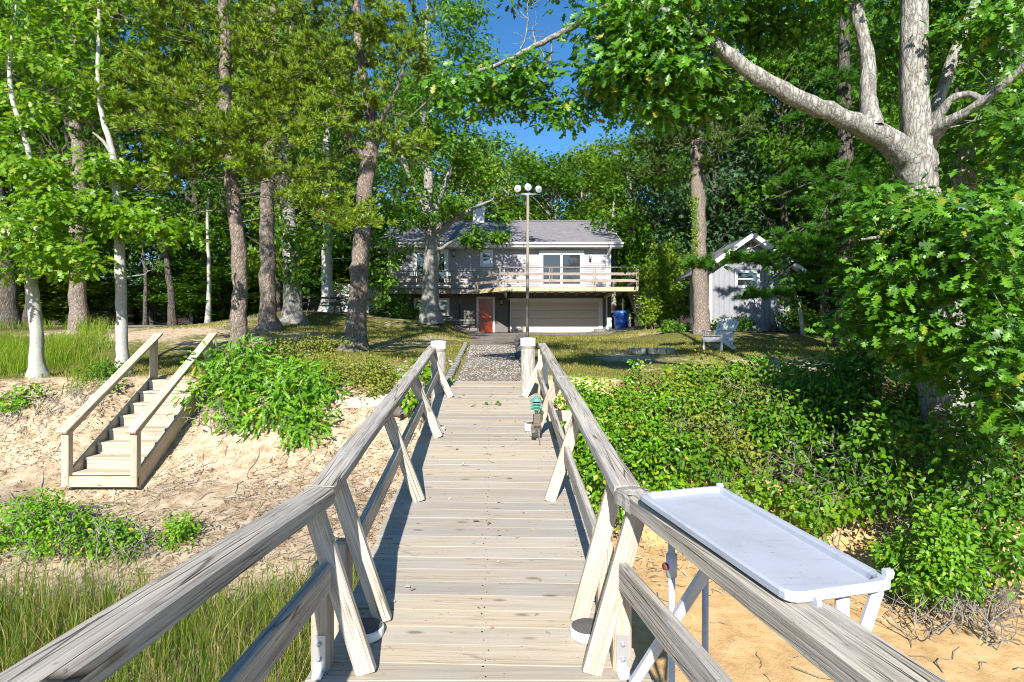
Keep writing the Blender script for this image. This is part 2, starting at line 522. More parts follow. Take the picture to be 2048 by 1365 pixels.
def fbm(x, y, seed=0):
    x = np.asarray(x, float); y = np.asarray(y, float)
    out = np.zeros(np.broadcast(x, y).shape)
    r = np.random.default_rng(seed)
    for f, a in ((.35, 1), (.8, .5), (1.9, .28), (4.1, .15), (8.7, .08)):
        for _ in range(3):
            th = r.uniform(0, 6.28); p = r.uniform(0, 6.28)
            out = out + a / 3 * np.sin((x * np.cos(th) + y * np.sin(th)) * f * 2.2 + p)
    return out

def H(x, y):
    """Ground height (world z) at x, y."""
    x = np.asarray(x, float); y = np.asarray(y, float)
    wob = .25 * np.sin(x * .8 + 1.0) + .12 * np.sin(x * 2.1)
    yc = np.where(x < -1.3, 9.9, 9.75) + wob * .6
    yb = 7.7 - .9 * ss((x - .6) / 2.0) - 1.3 * ss((x - 2.5) / 3.0) + .25 * wob
    low = -2.58 + .13 * np.clip(y - 3.2, 0, 6) * ss((-x + .3) / 1.5)
    yy = np.minimum(y, 34)
    lawn = -.70 + .070 * (np.minimum(yy, 16) - 9.7) + .042 * (np.clip(yy, 16, 34) - 16) + .02 * np.clip(y - 36, 0, 80)
    lawn = lawn + .35 * ss((x - 4) / 3) * ss((y - 17) / 5)
    lawn = lawn + .50 * ss((-x - 5) / 6) * ss((y - 13) / 8)
    lawn = lawn + .26 * ss((-x - 1.4) / 2) * ss((y - 16.5) / 7) * ss((x + 14) / 4)
    lawn = lawn + .52 * ss((-x - 2.4) / 1.7) * ss((y - 24.5) / 3.0) * ss((x + 16) / 5) * (1 - ss((y - 40) / 6))
    lawn = lawn + 9.0 * ss((y - 78) / 70)
    s = ss((y - yb) / (yc - yb))
    steep = np.where(x < -1.0, s ** 1.25, s)
    z = low * (1 - steep) + lawn * steep
    n = fbm(x, y, 3)
    amp = .05 * (1 - .6 * ss((y - 10) / 2)) + .07 * steep * (1 - steep) * 4
    z = z + n * amp * (.35 + .65 * ss((y - 4) / 3))
    gul = np.sin(x * 5.3 + 1.7 * np.sin(y * 1.9) + 2 * np.sin(x * 1.7)) * .5 + .5
    z = z - .10 * gul ** 3 * steep * (1 - steep) * 4 + .02 * np.sin(x * 13 + 3 * np.sin(y * 7)) * np.sin(y * 11 + 2 * np.sin(x * 6)) * (1 - s)
    st = ss((x + 6.75) / .4) * ss((-4.75 - x) / .4) * ss((10.15 - y) / .3) * ss((y - 7.0) / .6)
    stair = -1.86 + 1.195 * np.clip((y - 8.15) / 1.75, -.15, 1) - .20
    z = z * (1 - st) + np.minimum(z, stair) * st
    z = z - .55 * ss((-y - 1.0) / 6)                      # the beach falls away under the water behind the camera
    return z + CAMZ

def ground_zones():
    xs = np.unique(np.concatenate([np.linspace(-400, -60, 12), np.linspace(-60, -14, 40), np.arange(-14, 14.01, .13), np.linspace(14, 60, 40), np.linspace(60, 400, 12)]))
    ys = np.unique(np.concatenate([np.linspace(-120, -4, 14), np.arange(-4, 2, .5), np.arange(2, 18, .12), np.arange(18, 40, .4), np.linspace(40, 90, 26), np.linspace(90, 600, 14)]))
    X, Y = np.meshgrid(xs, ys)
    Z = H(X, Y)
    nx, ny = len(xs), len(ys)
    V = np.stack([X, Y, Z], -1).reshape(-1, 3)
    i = np.arange(ny - 1)[:, None]; k = np.arange(nx - 1)[None, :]
    Fq = np.stack([i*nx + k, i*nx + k + 1, (i+1)*nx + k + 1, (i+1)*nx + k], -1).reshape(-1, 4)
    wob = .25 * np.sin(X * .8 + 1.0)
    up = ss((Y - 9.55 - wob * .6 - .25 * fbm(X, Y, 8)) / .7)
    grass = up * (.70 + .35 * fbm(X * 1.0, Y * .7, 21))
    left = ss((-X - 1.5) / 3)
    grass = grass - .06 * left * up
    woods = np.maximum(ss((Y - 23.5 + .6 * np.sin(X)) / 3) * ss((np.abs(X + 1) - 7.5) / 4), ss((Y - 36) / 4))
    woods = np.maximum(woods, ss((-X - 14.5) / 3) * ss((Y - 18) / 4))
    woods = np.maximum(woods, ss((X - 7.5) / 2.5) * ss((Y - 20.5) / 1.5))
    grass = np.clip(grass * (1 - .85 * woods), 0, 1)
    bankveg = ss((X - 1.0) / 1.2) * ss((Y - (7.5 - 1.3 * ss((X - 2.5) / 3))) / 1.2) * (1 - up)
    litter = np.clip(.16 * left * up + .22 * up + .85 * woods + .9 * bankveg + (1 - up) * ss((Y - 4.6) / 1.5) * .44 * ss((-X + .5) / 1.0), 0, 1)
    dark_floor = np.clip(.9 * woods + .75 * bankveg, 0, 1)  # dark soil and litter; in the wood it stands for shade too
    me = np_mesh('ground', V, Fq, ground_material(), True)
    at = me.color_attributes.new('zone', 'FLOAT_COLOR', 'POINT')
    c = np.stack([grass, litter, dark_floor, ss((X - .2) / .8) * (1 - up)], -1).reshape(-1, 4).astype(np.float32)
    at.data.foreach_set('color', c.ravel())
    o = bpy.data.objects.new('ground', me)
    put(o, Matrix.Identity(4))
    tag(o, kind='structure')
    return o

def ground_material():
    m, nt, out = new_mat('ground_of_sand_and_lawn'); b = NB(nt)
    at = b.n('ShaderNodeAttribute', attribute_name='zone')
    sep = b.n('ShaderNodeSeparateColor'); b.l(at.outputs['Color'], sep.inputs[0])
    v = b.coords('Object')
    n1 = b.noise(v, .9, 6, .6); n2 = b.noise(v, 6.0, 6, .7); n3 = b.noise(v, 45.0, 4, .75); n4 = b.noise(v, 160.0, 2, .6)
    sand = b.ramp(n2, [(.3, (.37, .28, .18)), (.5, (.51, .40, .27)), (.72, (.60, .50, .37))])
    sand = b.mix(b.ramp(n4, [(.40, (0, 0, 0)), (.75, (.35, .35, .35))]), sand, (.24, .15, .09))
    sand = b.mix(at.outputs['Alpha'], sand, b.ramp(n2, [(.3, (.46, .28, .12)), (.5, (.62, .40, .185)), (.72, (.70, .50, .27))]))
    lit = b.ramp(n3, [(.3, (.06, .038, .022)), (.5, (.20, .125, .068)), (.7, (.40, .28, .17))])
    dark = b.ramp(n3, [(.3, (.012, .010, .007)), (.6, (.045, .034, .023)), (.75, (.10, .07, .05))])  # dark litter colour, deepened to put shade into the wood floor
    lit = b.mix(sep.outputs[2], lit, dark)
    gr = b.ramp(n2, [(.30, (.075, .085, .018)), (.5, (.165, .165, .040)), (.68, (.30, .25, .095))])
    gr = b.mix(b.ramp(n3, [(.35, (.55, .55, .55)), (.6, (0, 0, 0))]), gr, (.07, .06, .025))
    # each kind of cover wins where its share beats the mottling
    def win(share, nz, w=.12):
        d = b.math('SUBTRACT', share, nz)
        return b.ramp(b.math('ADD', b.math('MULTIPLY', d, 1 / w), .5), [(0, (0, 0, 0)), (1, (1, 1, 1))])
    mott = b.math('ADD', b.math('MULTIPLY', n1, .4), b.math('MULTIPLY', n2, .6))
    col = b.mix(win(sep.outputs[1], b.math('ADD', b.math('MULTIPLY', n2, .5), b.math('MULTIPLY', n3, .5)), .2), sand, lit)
    col = b.mix(win(sep.outputs[0], mott, .22), col, gr)
    h = b.math('ADD', b.math('MULTIPLY', n3, .6), b.math('MULTIPLY', n2, .9))
    b.l(b.principled(col, .95, b.bump(h, .5, .025), .1), out.inputs[0])
    return m

ground_zones()

def mat_gravel(name):
    m, nt, out = new_mat(name); b = NB(nt)
    v = b.coords('Object')
    vo = b.n('ShaderNodeTexVoronoi'); vo.inputs['Scale'].default_value = 38.0; b.l(v, vo.inputs['Vector'])
    big = b.noise(v, 1.6, 5, .65)
    sepc = b.n('ShaderNodeSeparateColor'); b.l(vo.outputs['Color'], sepc.inputs[0])
    col = b.ramp(sepc.outputs[0], [(0, (.09, .075, .06)), (.4, (.20, .175, .15)), (1, (.36, .335, .30))])
    col = b.mix(b.ramp(big, [(.44, (0, 0, 0)), (.66, (.8, .8, .8))]), col, (.16, .11, .065))  # brown debris patches, deepened to stand in for shade across the path
    h = b.math('SUBTRACT', 1.0, vo.outputs['Distance'])
    b.l(b.principled(col, .95, b.bump(h, .8, .02), .15), out.inputs[0])
    return m
M['gravel'] = mat_gravel('crushed_shell_gravel')

def drape(name, left, right, lift, n_across=10, n_along=60):
    """A strip of ground between two edge lines, laid LIFT above the terrain."""
    def sample(line, t):
        a = np.array(line, float); d = np.r_[0, np.cumsum(np.linalg.norm(np.diff(a, axis=0), axis=1))]
        u = t * d[-1]
        return np.stack([np.interp(u, d, a[:, 0]), np.interp(u, d, a[:, 1])], -1)
    t = np.linspace(0, 1, n_along)
    A, B = sample(left, t), sample(right, t)
    s = np.linspace(0, 1, n_across)[None, :, None]
    XY = A[:, None, :] * (1 - s) + B[:, None, :] * s
    edge = np.minimum(s[..., 0], 1 - s[..., 0])
    Z = H(XY[..., 0], XY[..., 1]) + lift - .06 * (edge < .01)
    V = np.concatenate([XY, Z[..., None]], -1).reshape(-1, 3)
    i = np.arange(n_along - 1)[:, None]; k = np.arange(n_across - 1)[None, :]
    n = n_across
    Fq = np.stack([i*n + k, i*n + k + 1, (i+1)*n + k + 1, (i+1)*n + k], -1).reshape(-1, 4)
    o = np_obj(name, V, Fq, M['gravel'], None, True)
    return tag(o, kind='structure')

PATH_L = [(-1.02, 9.35), (-1.12, 12), (-1.35, 17), (-1.75, 23), (-2.1, 27), (-2.5, 31)]
PATH_R = [(.22, 9.35), (.22, 12), (.22, 17), (.25, 23), (.35, 27), (.4, 31)]
drape('path', PATH_L, PATH_R, .035, 14, 90)
drape('driveway', [(-26, 31), (-20, 28.8), (-14, 27.2), (-10.5, 25.4)],
      [(-26, 26.0), (-20, 24.6), (-14, 24.0), (-10.0, 24.2)], .045, 12, 60)
drape('driveway', [(-3.4, 33.9), (6.0, 33.9), (12, 33.0)], [(-3.0, 30.0), (6.0, 29.4), (12, 29.6)], .05, 12, 40)
# the water behind the camera
wm, nt_, out_ = new_mat('bay_water'); b_ = NB(nt_)
nz_ = b_.noise(b_.coords('Object'), 1.4, 4, .6)
b_.l(b_.principled((.03, .06, .07), .08, b_.bump(nz_, .35, .08), .5), out_.inputs[0])
wV = [(-400, -300, CAMZ - 2.86), (400, -300, CAMZ - 2.86), (400, -2.5, CAMZ - 2.86), (-400, -2.5, CAMZ - 2.86)]
tag(np_obj('water', wV, np.array([[0, 1, 2, 3]]), wm), kind='structure')

# ---------------------------------------------------------------- foliage helpers
def unit(v):
    return v / (np.linalg.norm(v, axis=-1, keepdims=True) + 1e-9)

OAK_T = [0, .10, .17, .30, .36, .52, .60, .74, .82, 1.0]
OAK_W = [.015, .03, .17, .07, .33, .09, .36, .12, .20, 0]
def leaf_oak_fine(narrow=1.0):
    """Lobed leaf folded on its midrib and drooping at the tip."""
    V, Fc = [], []
    for t, w in zip(OAK_T, OAK_W):
        z = -.22 * t * t
        lead = .10 if w > .15 else 0
        V += [(t, 0, z), (t + lead, w * narrow, z + .10 * w), (t + lead, -w * narrow, z + .10 * w)]
    for i in range(len(OAK_T) - 1):
        a, b = 3 * i, 3 * i + 3
        Fc += [(a, b, b + 1, a + 1), (a, a + 2, b + 2, b)]
    return np.array(V), np.array(Fc)
def leaf_oak_mid():
    """Eleven-sided lobed outline, one face."""
    pts = [(0, .0), (.25, .20), (.33, .07), (.50, .34), (.60, .10), (.76, .28), (1, 0), (.72, -.26), (.58, -.10), (.46, -.34), (.30, -.07), (.22, -.18)]
    V = np.array([(x, y, .10 * abs(y) - .15 * x * x) for x, y in pts])
    return V, np.arange(len(pts))[None, :]
def leaf_oval():
    pts = [(0, 0), (.25, .24), (.6, .28), (1, 0), (.6, -.28), (.25, -.24)]
    V = np.array([(x, y, .12 * abs(y) - .10 * x * x) for x, y in pts])
    return V, np.arange(len(pts))[None, :]
def leaf_oval_fold():
    pts = [(0, 0), (.25, .24), (.6, .28), (1, 0), (.6, -.28), (.25, -.24)]
    V = np.array([(x, y, .30 * abs(y) - .15 * x * x) for x, y in pts])
    return V, np.array([[0, 1, 2, 3], [0, 3, 4, 5]])[:, ::-1]
def leaf_clump():
    """A ragged five-pointed sprig for trees far away."""
    pts = [(-.5, .05), (-.12, .16), (.05, .5), (.2, .14), (.55, .22), (.24, -.08), (.3, -.5), (-.02, -.2), (-.38, -.36), (-.22, -.08)]
    V = np.array([(x, y, .25 * math.hypot(x, y) * (1 if i % 2 else -1) * .6) for i, (x, y) in enumerate(pts)])
    return V, np.arange(len(pts))[None, :]

def leaves(centers, sizes, normals, template, rng, lean=None):
    """Copies of a leaf at CENTERS facing NORMALS; returns V, F arrays."""
    T, Fc = template
    n = len(centers)
    nrm = unit(normals)
    ax = rng.normal(size=(n, 3)) if lean is None else lean + rng.normal(size=(n, 3)) * .45
    ax = unit(ax - nrm * np.sum(ax * nrm, -1, keepdims=True))
    ay = np.cross(nrm, ax)
    s = np.asarray(sizes)[:, None, None]
    V = (T[None, :, 0:1] * ax[:, None] + T[None, :, 1:2] * ay[:, None] + T[None, :, 2:3] * nrm[:, None]) * s + np.asarray(centers)[:, None]
    k = len(T)
    Fq = (Fc[None] + (np.arange(n) * k)[:, None, None]).reshape(-1, Fc.shape[1])
    return V.reshape(-1, 3), Fq

def facing(n, rng, up=.75, front=.35, spread=.8):
    v = rng.normal(size=(n, 3)) * spread
    v[:, 2] += up; v[:, 1] -= front
    return v

def tufts(centers, dirs, length, rng, needles=26, width=.010, half=75, droop=.0):
    """Star-shaped bursts of needles, each needle a thin triangle."""
    n = len(centers)
    d = unit(dirs)
    v = rng.normal(size=(n, needles, 3))
    v = unit(v)
    mixv = np.cos(np.radians(half))
    dots = np.sum(v * d[:, None], -1, keepdims=True)
    v = unit(v + d[:, None] * np.clip(mixv + .75 - dots * .3, 0, 2))
    v[..., 2] -= droop
    v = unit(v)
    side = unit(np.cross(v, rng.normal(size=(n, needles, 3))))
    L = (length * rng.uniform(.75, 1.15, size=(n, needles, 1))) if np.isscalar(length) else (length[:, None, None] * rng.uniform(.75, 1.15, size=(n, needles, 1)))
    c = np.asarray(centers)[:, None]
    a = c + side * width; b = c - side * width; t = c + v * L
    V = np.stack([a, b, t], 2).reshape(-1, 3)
    Fq = np.arange(n * needles * 3).reshape(-1, 3)
    return V, Fq

def blades(xy, h, w, rng, lean=.35, zoff=0.0, z=None, heading=None):
    """Bent grass blades, five corners each."""
    n = len(xy)
    z0 = (H(xy[:, 0], xy[:, 1]) if z is None else z) + zoff
    a = rng.uniform(0, 2 * np.pi, n)
    side = np.stack([np.cos(a), np.sin(a), np.zeros(n)], -1)
    a2 = rng.uniform(0, 2 * np.pi, n) if heading is None else heading + rng.normal(size=n) * .8
    bend = np.stack([np.cos(a2), np.sin(a2), np.zeros(n)], -1) * (np.abs(rng.normal(size=(n, 1))) * lean * h[:, None])
    base = np.stack([xy[:, 0], xy[:, 1], z0], -1)
    up = np.array([0, 0, 1.0])
    mid = base + up * (h[:, None] * .55) + bend * .3
    tip = base + up * (h[:, None] * rng.uniform(.85, 1.0, (n, 1))) + bend
    ww = w[:, None] * side
    V = np.stack([base - ww, mid - ww * .75, tip, mid + ww * .75, base + ww], 1).reshape(-1, 3)
    return V, np.arange(n * 5).reshape(n, 5)

def merge(parts):
    """Join (V, F) pairs with equal face size."""
    Vs, Fs, n = [], [], 0
    for V, Fq in parts:
        Vs.append(V); Fs.append(Fq + n); n += len(V)
    return np.concatenate(Vs), np.concatenate(Fs)

def ell(px, py, rx, ry, Y, dY, n, rng):
    """n points inside an ellipsoid given by photograph pixels and depth."""
    v = unit(rng.normal(size=(n, 3))) * rng.uniform(.25, 1, size=(n, 1)) ** (1 / 2.2)
    Yd = Y + dY * v[:, 2]
    x = (px + rx * v[:, 0] - CX) / F * Y * (Yd / Y) ** .5
    z = CAMZ + (CY - (py + ry * v[:, 1])) / F * Y
    return np.stack([x, Yd, z], -1)

class Tree:
    """Skeleton of trunk, limbs and twigs grown to reach the clumps of its crown."""
    def __init__(s, name, base, label, bark, rng_seed, cat='tree', group=None):
        s.rng = np.random.default_rng(rng_seed)
        s.root = thing(name, base, label, cat, group)
        s.bark = bark
        s.pts = np.zeros((0, 3)); s.rad = np.zeros(0)
        s.tubes = []; s.leafV = []; s.near = []
    def limb(s, pts, rads, n=10, wob=.0, add=True, sub=5, flare=0.0):
        """A stout limb along given points, smoothed and a little knobbly."""
        p = np.array([tuple(q) for q in pts], float); r = np.array(rads, float)
        if len(r) != len(p): r = np.interp(np.linspace(0, 1, len(p)), np.linspace(0, 1, len(r)), r)
        m = (len(p) - 1) * sub + 1
        t = np.linspace(0, len(p) - 1, m)
        q = np.stack([np.interp(t, np.arange(len(p)), p[:, i]) for i in range(3)], -1)
        for _ in range(2):
            q[1:-1] = q[1:-1] * .5 + (q[:-2] + q[2:]) * .25
        rr = np.interp(t, np.arange(len(p)), r)
        if wob: q[1:-1] += s.rng.normal(size=(m - 2, 3)) * wob * rr[1:-1, None]
        ring = 1 + s.rng.normal(size=(m, n)) * .065
        R2 = rr[:, None] * ring
        if flare:
            k = np.arange(n)
            for i in range(min(3, m)):
                R2[i] *= 1 + flare * (1 - i / 3.0) ** 1.5 * (1 + .35 * np.sin(k * 2 * np.pi / n * 4 + 1))
        s.tubes.append(tube_arrays(q, R2, n))
        if add:
            s.pts = np.concatenate([s.pts, q]); s.rad = np.concatenate([s.rad, rr])
        return q
    def reach(s, c, arch=.10, wob=.10, below=1.0, rmax=.07, k=.010, n=4, rend=.004, skip=0, step=.45):
        """Grow a branch from the nearest good point of the skeleton to clump centre c."""
        c = np.asarray(c, float)
        d = s.pts[skip:] - c
        dist = np.linalg.norm(d, axis=1)
        pen = dist * (1 + below * np.clip(d[:, 2] / (dist + .01), 0, 1)) - s.rad[skip:] * .5
        i = int(np.argmin(pen)) + skip
        p0 = s.pts[i]; L = float(np.linalg.norm(c - p0))
        m = max(3, int(L / step) + 2)
        t = np.linspace(0, 1, m)[:, None]
        q = p0 + (c - p0) * t
        q[:, 2:3] += arch * L * np.sin(np.pi * t)
        w = s.rng.normal(size=(m, 3)) * wob * min(L, 2.0) * .35
        w[0] = 0; w[-1] *= .3
        q = q + w
        r0 = min(s.rad[i] * .75, rmax, rend + k * L + .002)
        rr = r0 + (rend - r0) * t[:, 0] ** .8
        s.tubes.append(tube_arrays(q, rr, 6 if r0 > .02 else n))
        s.pts = np.concatenate([s.pts, q[1:]]); s.rad = np.concatenate([s.rad, rr[1:]])
        return q
    def bare_twigs(s, spots, length, n_sub=3, r=.010, droop=-.1):
        """Dead grey branches with crooked side shoots."""
        for p0, d in spots:
            p0 = np.array(p0, float); d = unit(np.array(d, float)[None])[0]
            m = 7; q = [p0]
            for _ in range(m):
                d = unit((d + s.rng.normal(size=3) * .28 + np.array([0, 0, droop * .3]))[None])[0]
                q.append(q[-1] + d * length / m)
            q = np.array(q)
            s.tubes.append(tube_arrays(q, np.linspace(r, .003, len(q)), 4))
            for _ in range(n_sub):
                j = s.rng.integers(2, len(q) - 1)
                dd = unit((d + s.rng.normal(size=3) * .9)[None])[0]
                qq = [q[j]]
                for _ in range(4):
                    dd = unit((dd + s.rng.normal(size=3) * .35)[None])[0]
                    qq.append(qq[-1] + dd * length * .10)
                s.tubes.append(tube_arrays(np.array(qq), np.linspace(r * .5, .002, 5), 3))
    def finish_wood(s, name='trunk'):
        V, Fq = merge(s.tubes)
        o = np_obj(name, V, Fq, s.bark, s.root, True)
        return o

def oak_clump(tree, c, q, r, n, size, flat=.55, up=.8, front=.4):
    """Leaf positions round a clump centre and along the branch that bears it."""
    rng = tree.rng
    k = int(n * .75)
    a = rng.normal(size=(k, 3)) * np.array([r, r, r * flat]) * .6 + c
    t = rng.uniform(.35, 1, n - k)
    i = np.clip((t * (len(q) - 1)).astype(int), 0, len(q) - 2)
    b = q[i] + (q[i + 1] - q[i]) * rng.uniform(0, 1, (n - k, 1)) + rng.normal(size=(n - k, 3)) * r * .3
    cc = np.concatenate([a, b])
    out = unit(cc - c + 1e-6)
    nr = facing(len(cc), rng, up, front, .55) + out * .4
    lean = out + np.array([0, 0, -.35])
    sz = size * rng.uniform(.7, 1.25, len(cc))
    return cc, sz, nr, lean

def pine_clump(tree, c, q, spread, n_tw, per, outdir, lift=.25):
    """Fans of twigs carrying needle tufts; returns centres, directions."""
    rng = tree.rng
    cs, ds = [], []
    base = q[-2]
    od = np.array(outdir, float); od[2] = 0; od = unit(od[None])[0]
    for _ in range(n_tw):
        ang = rng.normal() * .75
        d = np.array([od[0] * math.cos(ang) - od[1] * math.sin(ang), od[0] * math.sin(ang) + od[1] * math.cos(ang), rng.normal() * .22 + lift])
        d = unit(d[None])[0]
        L = spread * rng.uniform(.6, 1.2)
        st = base + (c - base) * rng.uniform(.0, 1.0)
        e = st + d * L; e[2] += .06 * L
        tree.tubes.append(tube_arrays(np.stack([st, st + d * L * .55, e]), [.008, .006, .003], 3))
        for t in np.linspace(.35, 1.0, per):
            cs.append(st + (e - st) * t + rng.normal(size=3) * .025)
            ds.append(d + np.array([0, 0, .55]) + rng.normal(size=3) * .25)
    return cs, ds

def leaf_parts(parent, cc, sz, nr, lean, template, mat, rng, n=300, name='leaf'):
    """The n leaves that show largest, each an object of its own sharing a mesh; returns the indices used."""
    cc = np.asarray(cc)
    d = np.linalg.norm(cc - np.array([0, 0, CAMZ]), axis=1)
    px = CX + F * cc[:, 0] / np.maximum(cc[:, 1], .1); py = CY - F * (cc[:, 2] - CAMZ) / np.maximum(cc[:, 1], .1)
    vis = (cc[:, 1] > .5) & (px > 5) & (px < 2043) & (py > 5) & (py < 1360)
    score = np.where(vis, sz / d, 0)
    pick = np.argsort(-score)[:n]
    meshes = []
    for v in range(4):
        T, Fc = template
        T2 = T.copy(); T2[:, 2] += rng.normal() * .10 * T2[:, 0] + (-.10 + rng.normal() * .22) * T2[:, 0] ** 2 + rng.normal() * .15 * np.abs(T2[:, 1]); T2[:, 1] *= rng.uniform(.85, 1.15)
        meshes.append(np_mesh(name, T2, Fc, mat, True))
    inv = WM[parent.name].inverted()
    for j in pick:
        z = Vector(nr[j]).normalized(); x = Vector(lean[j]) + Vector(rng.normal(size=3)) * .4
        x = (x - z * x.dot(z)).normalized(); y = z.cross(x)
        Wm = Matrix(((x.x, y.x, z.x), (x.y, y.y, z.y), (x.z, y.z, z.z))).to_4x4() @ Matrix.Scale(float(sz[j]), 4)
        Wm.translation = Vector(cc[j])
        o = bpy.data.objects.new(name, meshes[int(rng.integers(4))])
        COL.objects.link(o); o.parent = parent; o.matrix_basis = inv @ Wm
    keep = np.ones(len(cc), bool); keep[pick] = False
    return keep
# ---------------------------------------------------------------- the house
YH = 34.0
def hx(px): return (px - CX) / F * YH
def hz(py): return CAMZ + (CY - py) / F * YH
HB = CAMZ + .35
house = thing('house', (0, YH, HB), 'grey shingled two storey house with beige garage door and long front balcony', 'house')
XL, XR = -7.4, 5.92
ZF = hz(576)                    # floor of the upper storey
# lower storey
MB().box((XL, YH + .02, HB - .6), (XR, YH + 9.2, ZF)).build('lower_wall', M['stucco'], house)
# upper storey: core wall and overlapping shingle courses
core = MB().box((XL, YH + .03, ZF), (XR, YH + 9.2, hz(496)))
core.build('upper_wall', M['siding'], house)
sd = MB(); zc = ZF - .05; rr = np.random.default_rng(3)
while zc < hz(497):
    x = XL
    while x < XR - .01:
        w = rr.uniform(.10, .19); x1 = min(XR, x + w)
        j = rr.uniform(0, .006)
        sd.quad((x + .003, YH - .005 - j, zc), (x1, YH - .005 - j, zc), (x1, YH + .022, zc + .135), (x + .003, YH + .022, zc + .135))
        sd.quad((x + .003, YH + .022, zc), (x1, YH + .022, zc), (x1, YH - .005 - j, zc), (x + .003, YH - .005 - j, zc))
        x = x1
    zc += .127
sd.build('shingle_siding', M['siding'], house, kind='stuff')
# gables
for x in (XL + .01, XR - .01):
    g = MB(); b0 = g.verts([(x, YH, hz(496)), (x, YH + 9.2, hz(496)), (x, YH + 4.6, CAMZ + 7.85)])
    g.F3.append([b0, b0 + 1, b0 + 2])
    g.build('gable_wall', M['siding'], house)
# roof: two slabs
def mat_roof():
    m, nt, out = new_mat('asphalt_roof_shingles'); b = NB(nt)
    v0 = b.coords('Object')
    sp_ = b.n('ShaderNodeSeparateXYZ'); b.l(v0, sp_.inputs[0])
    cm_ = b.n('ShaderNodeCombineXYZ'); b.l(sp_.outputs[1], cm_.inputs[0]); b.l(sp_.outputs[0], cm_.inputs[1])
    v = cm_.outputs[0]
    br = b.n('ShaderNodeTexBrick'); b.l(v, br.inputs['Vector'])
    br.inputs['Scale'].default_value = 1.0; br.inputs['Brick Width'].default_value = .30; br.inputs['Row Height'].default_value = .14
    br.inputs['Mortar Size'].default_value = .006
    br.inputs['Color1'].default_value = (.145, .14, .152, 1); br.inputs['Color2'].default_value = (.215, .207, .225, 1); br.inputs['Mortar'].default_value = (.12, .115, .12, 1)
    n = b.noise(v, 1.2, 5, .6); n2 = b.noise(v, 60, 2, .6)
    col = b.mix(b.math('MULTIPLY', n, .35), br.outputs[0], (.165, .16, .175))
    col = b.mix(b.math('MULTIPLY', n2, .25), col, (.33, .31, .32))
    b.l(b.principled(col, .95, b.bump(b.math('ADD', n2, br.outputs[1]), .5, .01), .15), out.inputs[0])
    return m
M['roof'] = mat_roof()
EZ = hz(490) - .08; RZ = CAMZ + (CY - 444) / F * 38.6
for y0, y1 in ((YH - .55, YH + 4.6), (YH + 9.75, YH + 4.6)):
    p0 = Vector((0, y0, EZ + .06)); p1 = Vector((0, y1, RZ))
    o = beam('roof', p0, p1, XR - XL + 1.1, .09, M['roof'], house, bev=.0)
    o.matrix_basis = o.matrix_basis @ Matrix.Translation((0, -(XL + XR) / 2 if y0 < YH else (XL + XR) / 2, 0))
    WM[o.name] = WM[house.name] @ o.matrix_basis
block('ridge_cap', ((XL + XR) / 2, YH + 4.6, RZ + .05), (XR - XL + 1.0, .3, .06), M['roof'], house)
ex0, ex1 = XL - .55, XR + .6
MB().box((ex0, YH - .60, EZ - .13), (ex1, YH - .56, EZ + .07)).box((ex0, YH - .56, EZ - .15), (ex1, YH + .03, EZ - .11)).build('fascia', M['white'], house)
gut = MB().box((ex0, YH - .72, EZ + .0), (ex1, YH - .605, EZ + .03)).box((ex0, YH - .72, EZ + .03), (ex1, YH - .70, EZ + .12)).box((ex0, YH - .625, EZ + .03), (ex1, YH - .605, EZ + .12))
gut.build('gutter', M['white'], house)
for x in (ex0 + .02, ex1 - .02):
    for ya, yb in ((YH - .6, YH + 4.6), (YH + 9.75, YH + 4.6)):
        beam('rake_board', (x, ya, EZ - .02), (x, yb, RZ - .08), .04, .2, M['white'], house)
ds = MB().bar((XR - .05, YH - .64, EZ - .02), (XR - .28, YH - .07, EZ - .75), .09, .07).bar((XR - .28, YH - .07, EZ - .7), (XR - .28, YH - .07, HB + .1), .09, .07, (0, 1, 0))
ds.build('downspout', M['white'], house)
for x in (XL + .12, XR - .13):
    block('corner_board', (x, YH - .03, (ZF + hz(497)) / 2), (.24, .05, hz(497) - ZF), M['white'], house)
# chimney
ch = MB().box((-2.62, YH + 4.2, RZ - .8), (-1.86, YH + 5.0, CAMZ + (CY - 423) / F * 38.6))
chim = ch.build('chimney', M['chimney'], house)
zt = CAMZ + (CY - 423) / F * 38.6
cp = MB().box((-2.68, YH + 4.14, zt + .002), (-1.80, YH + 5.06, zt + .08))
for x in (-2.55, -1.98):
    cp.box((x - .07, YH + 4.25, zt + .08), (x + .07, YH + 4.4, zt + .30)); cp.box((x - .07, YH + 4.8, zt + .08), (x + .07, YH + 4.95, zt + .30))
cp.build('chimney_cap', M['chimney'], chim)

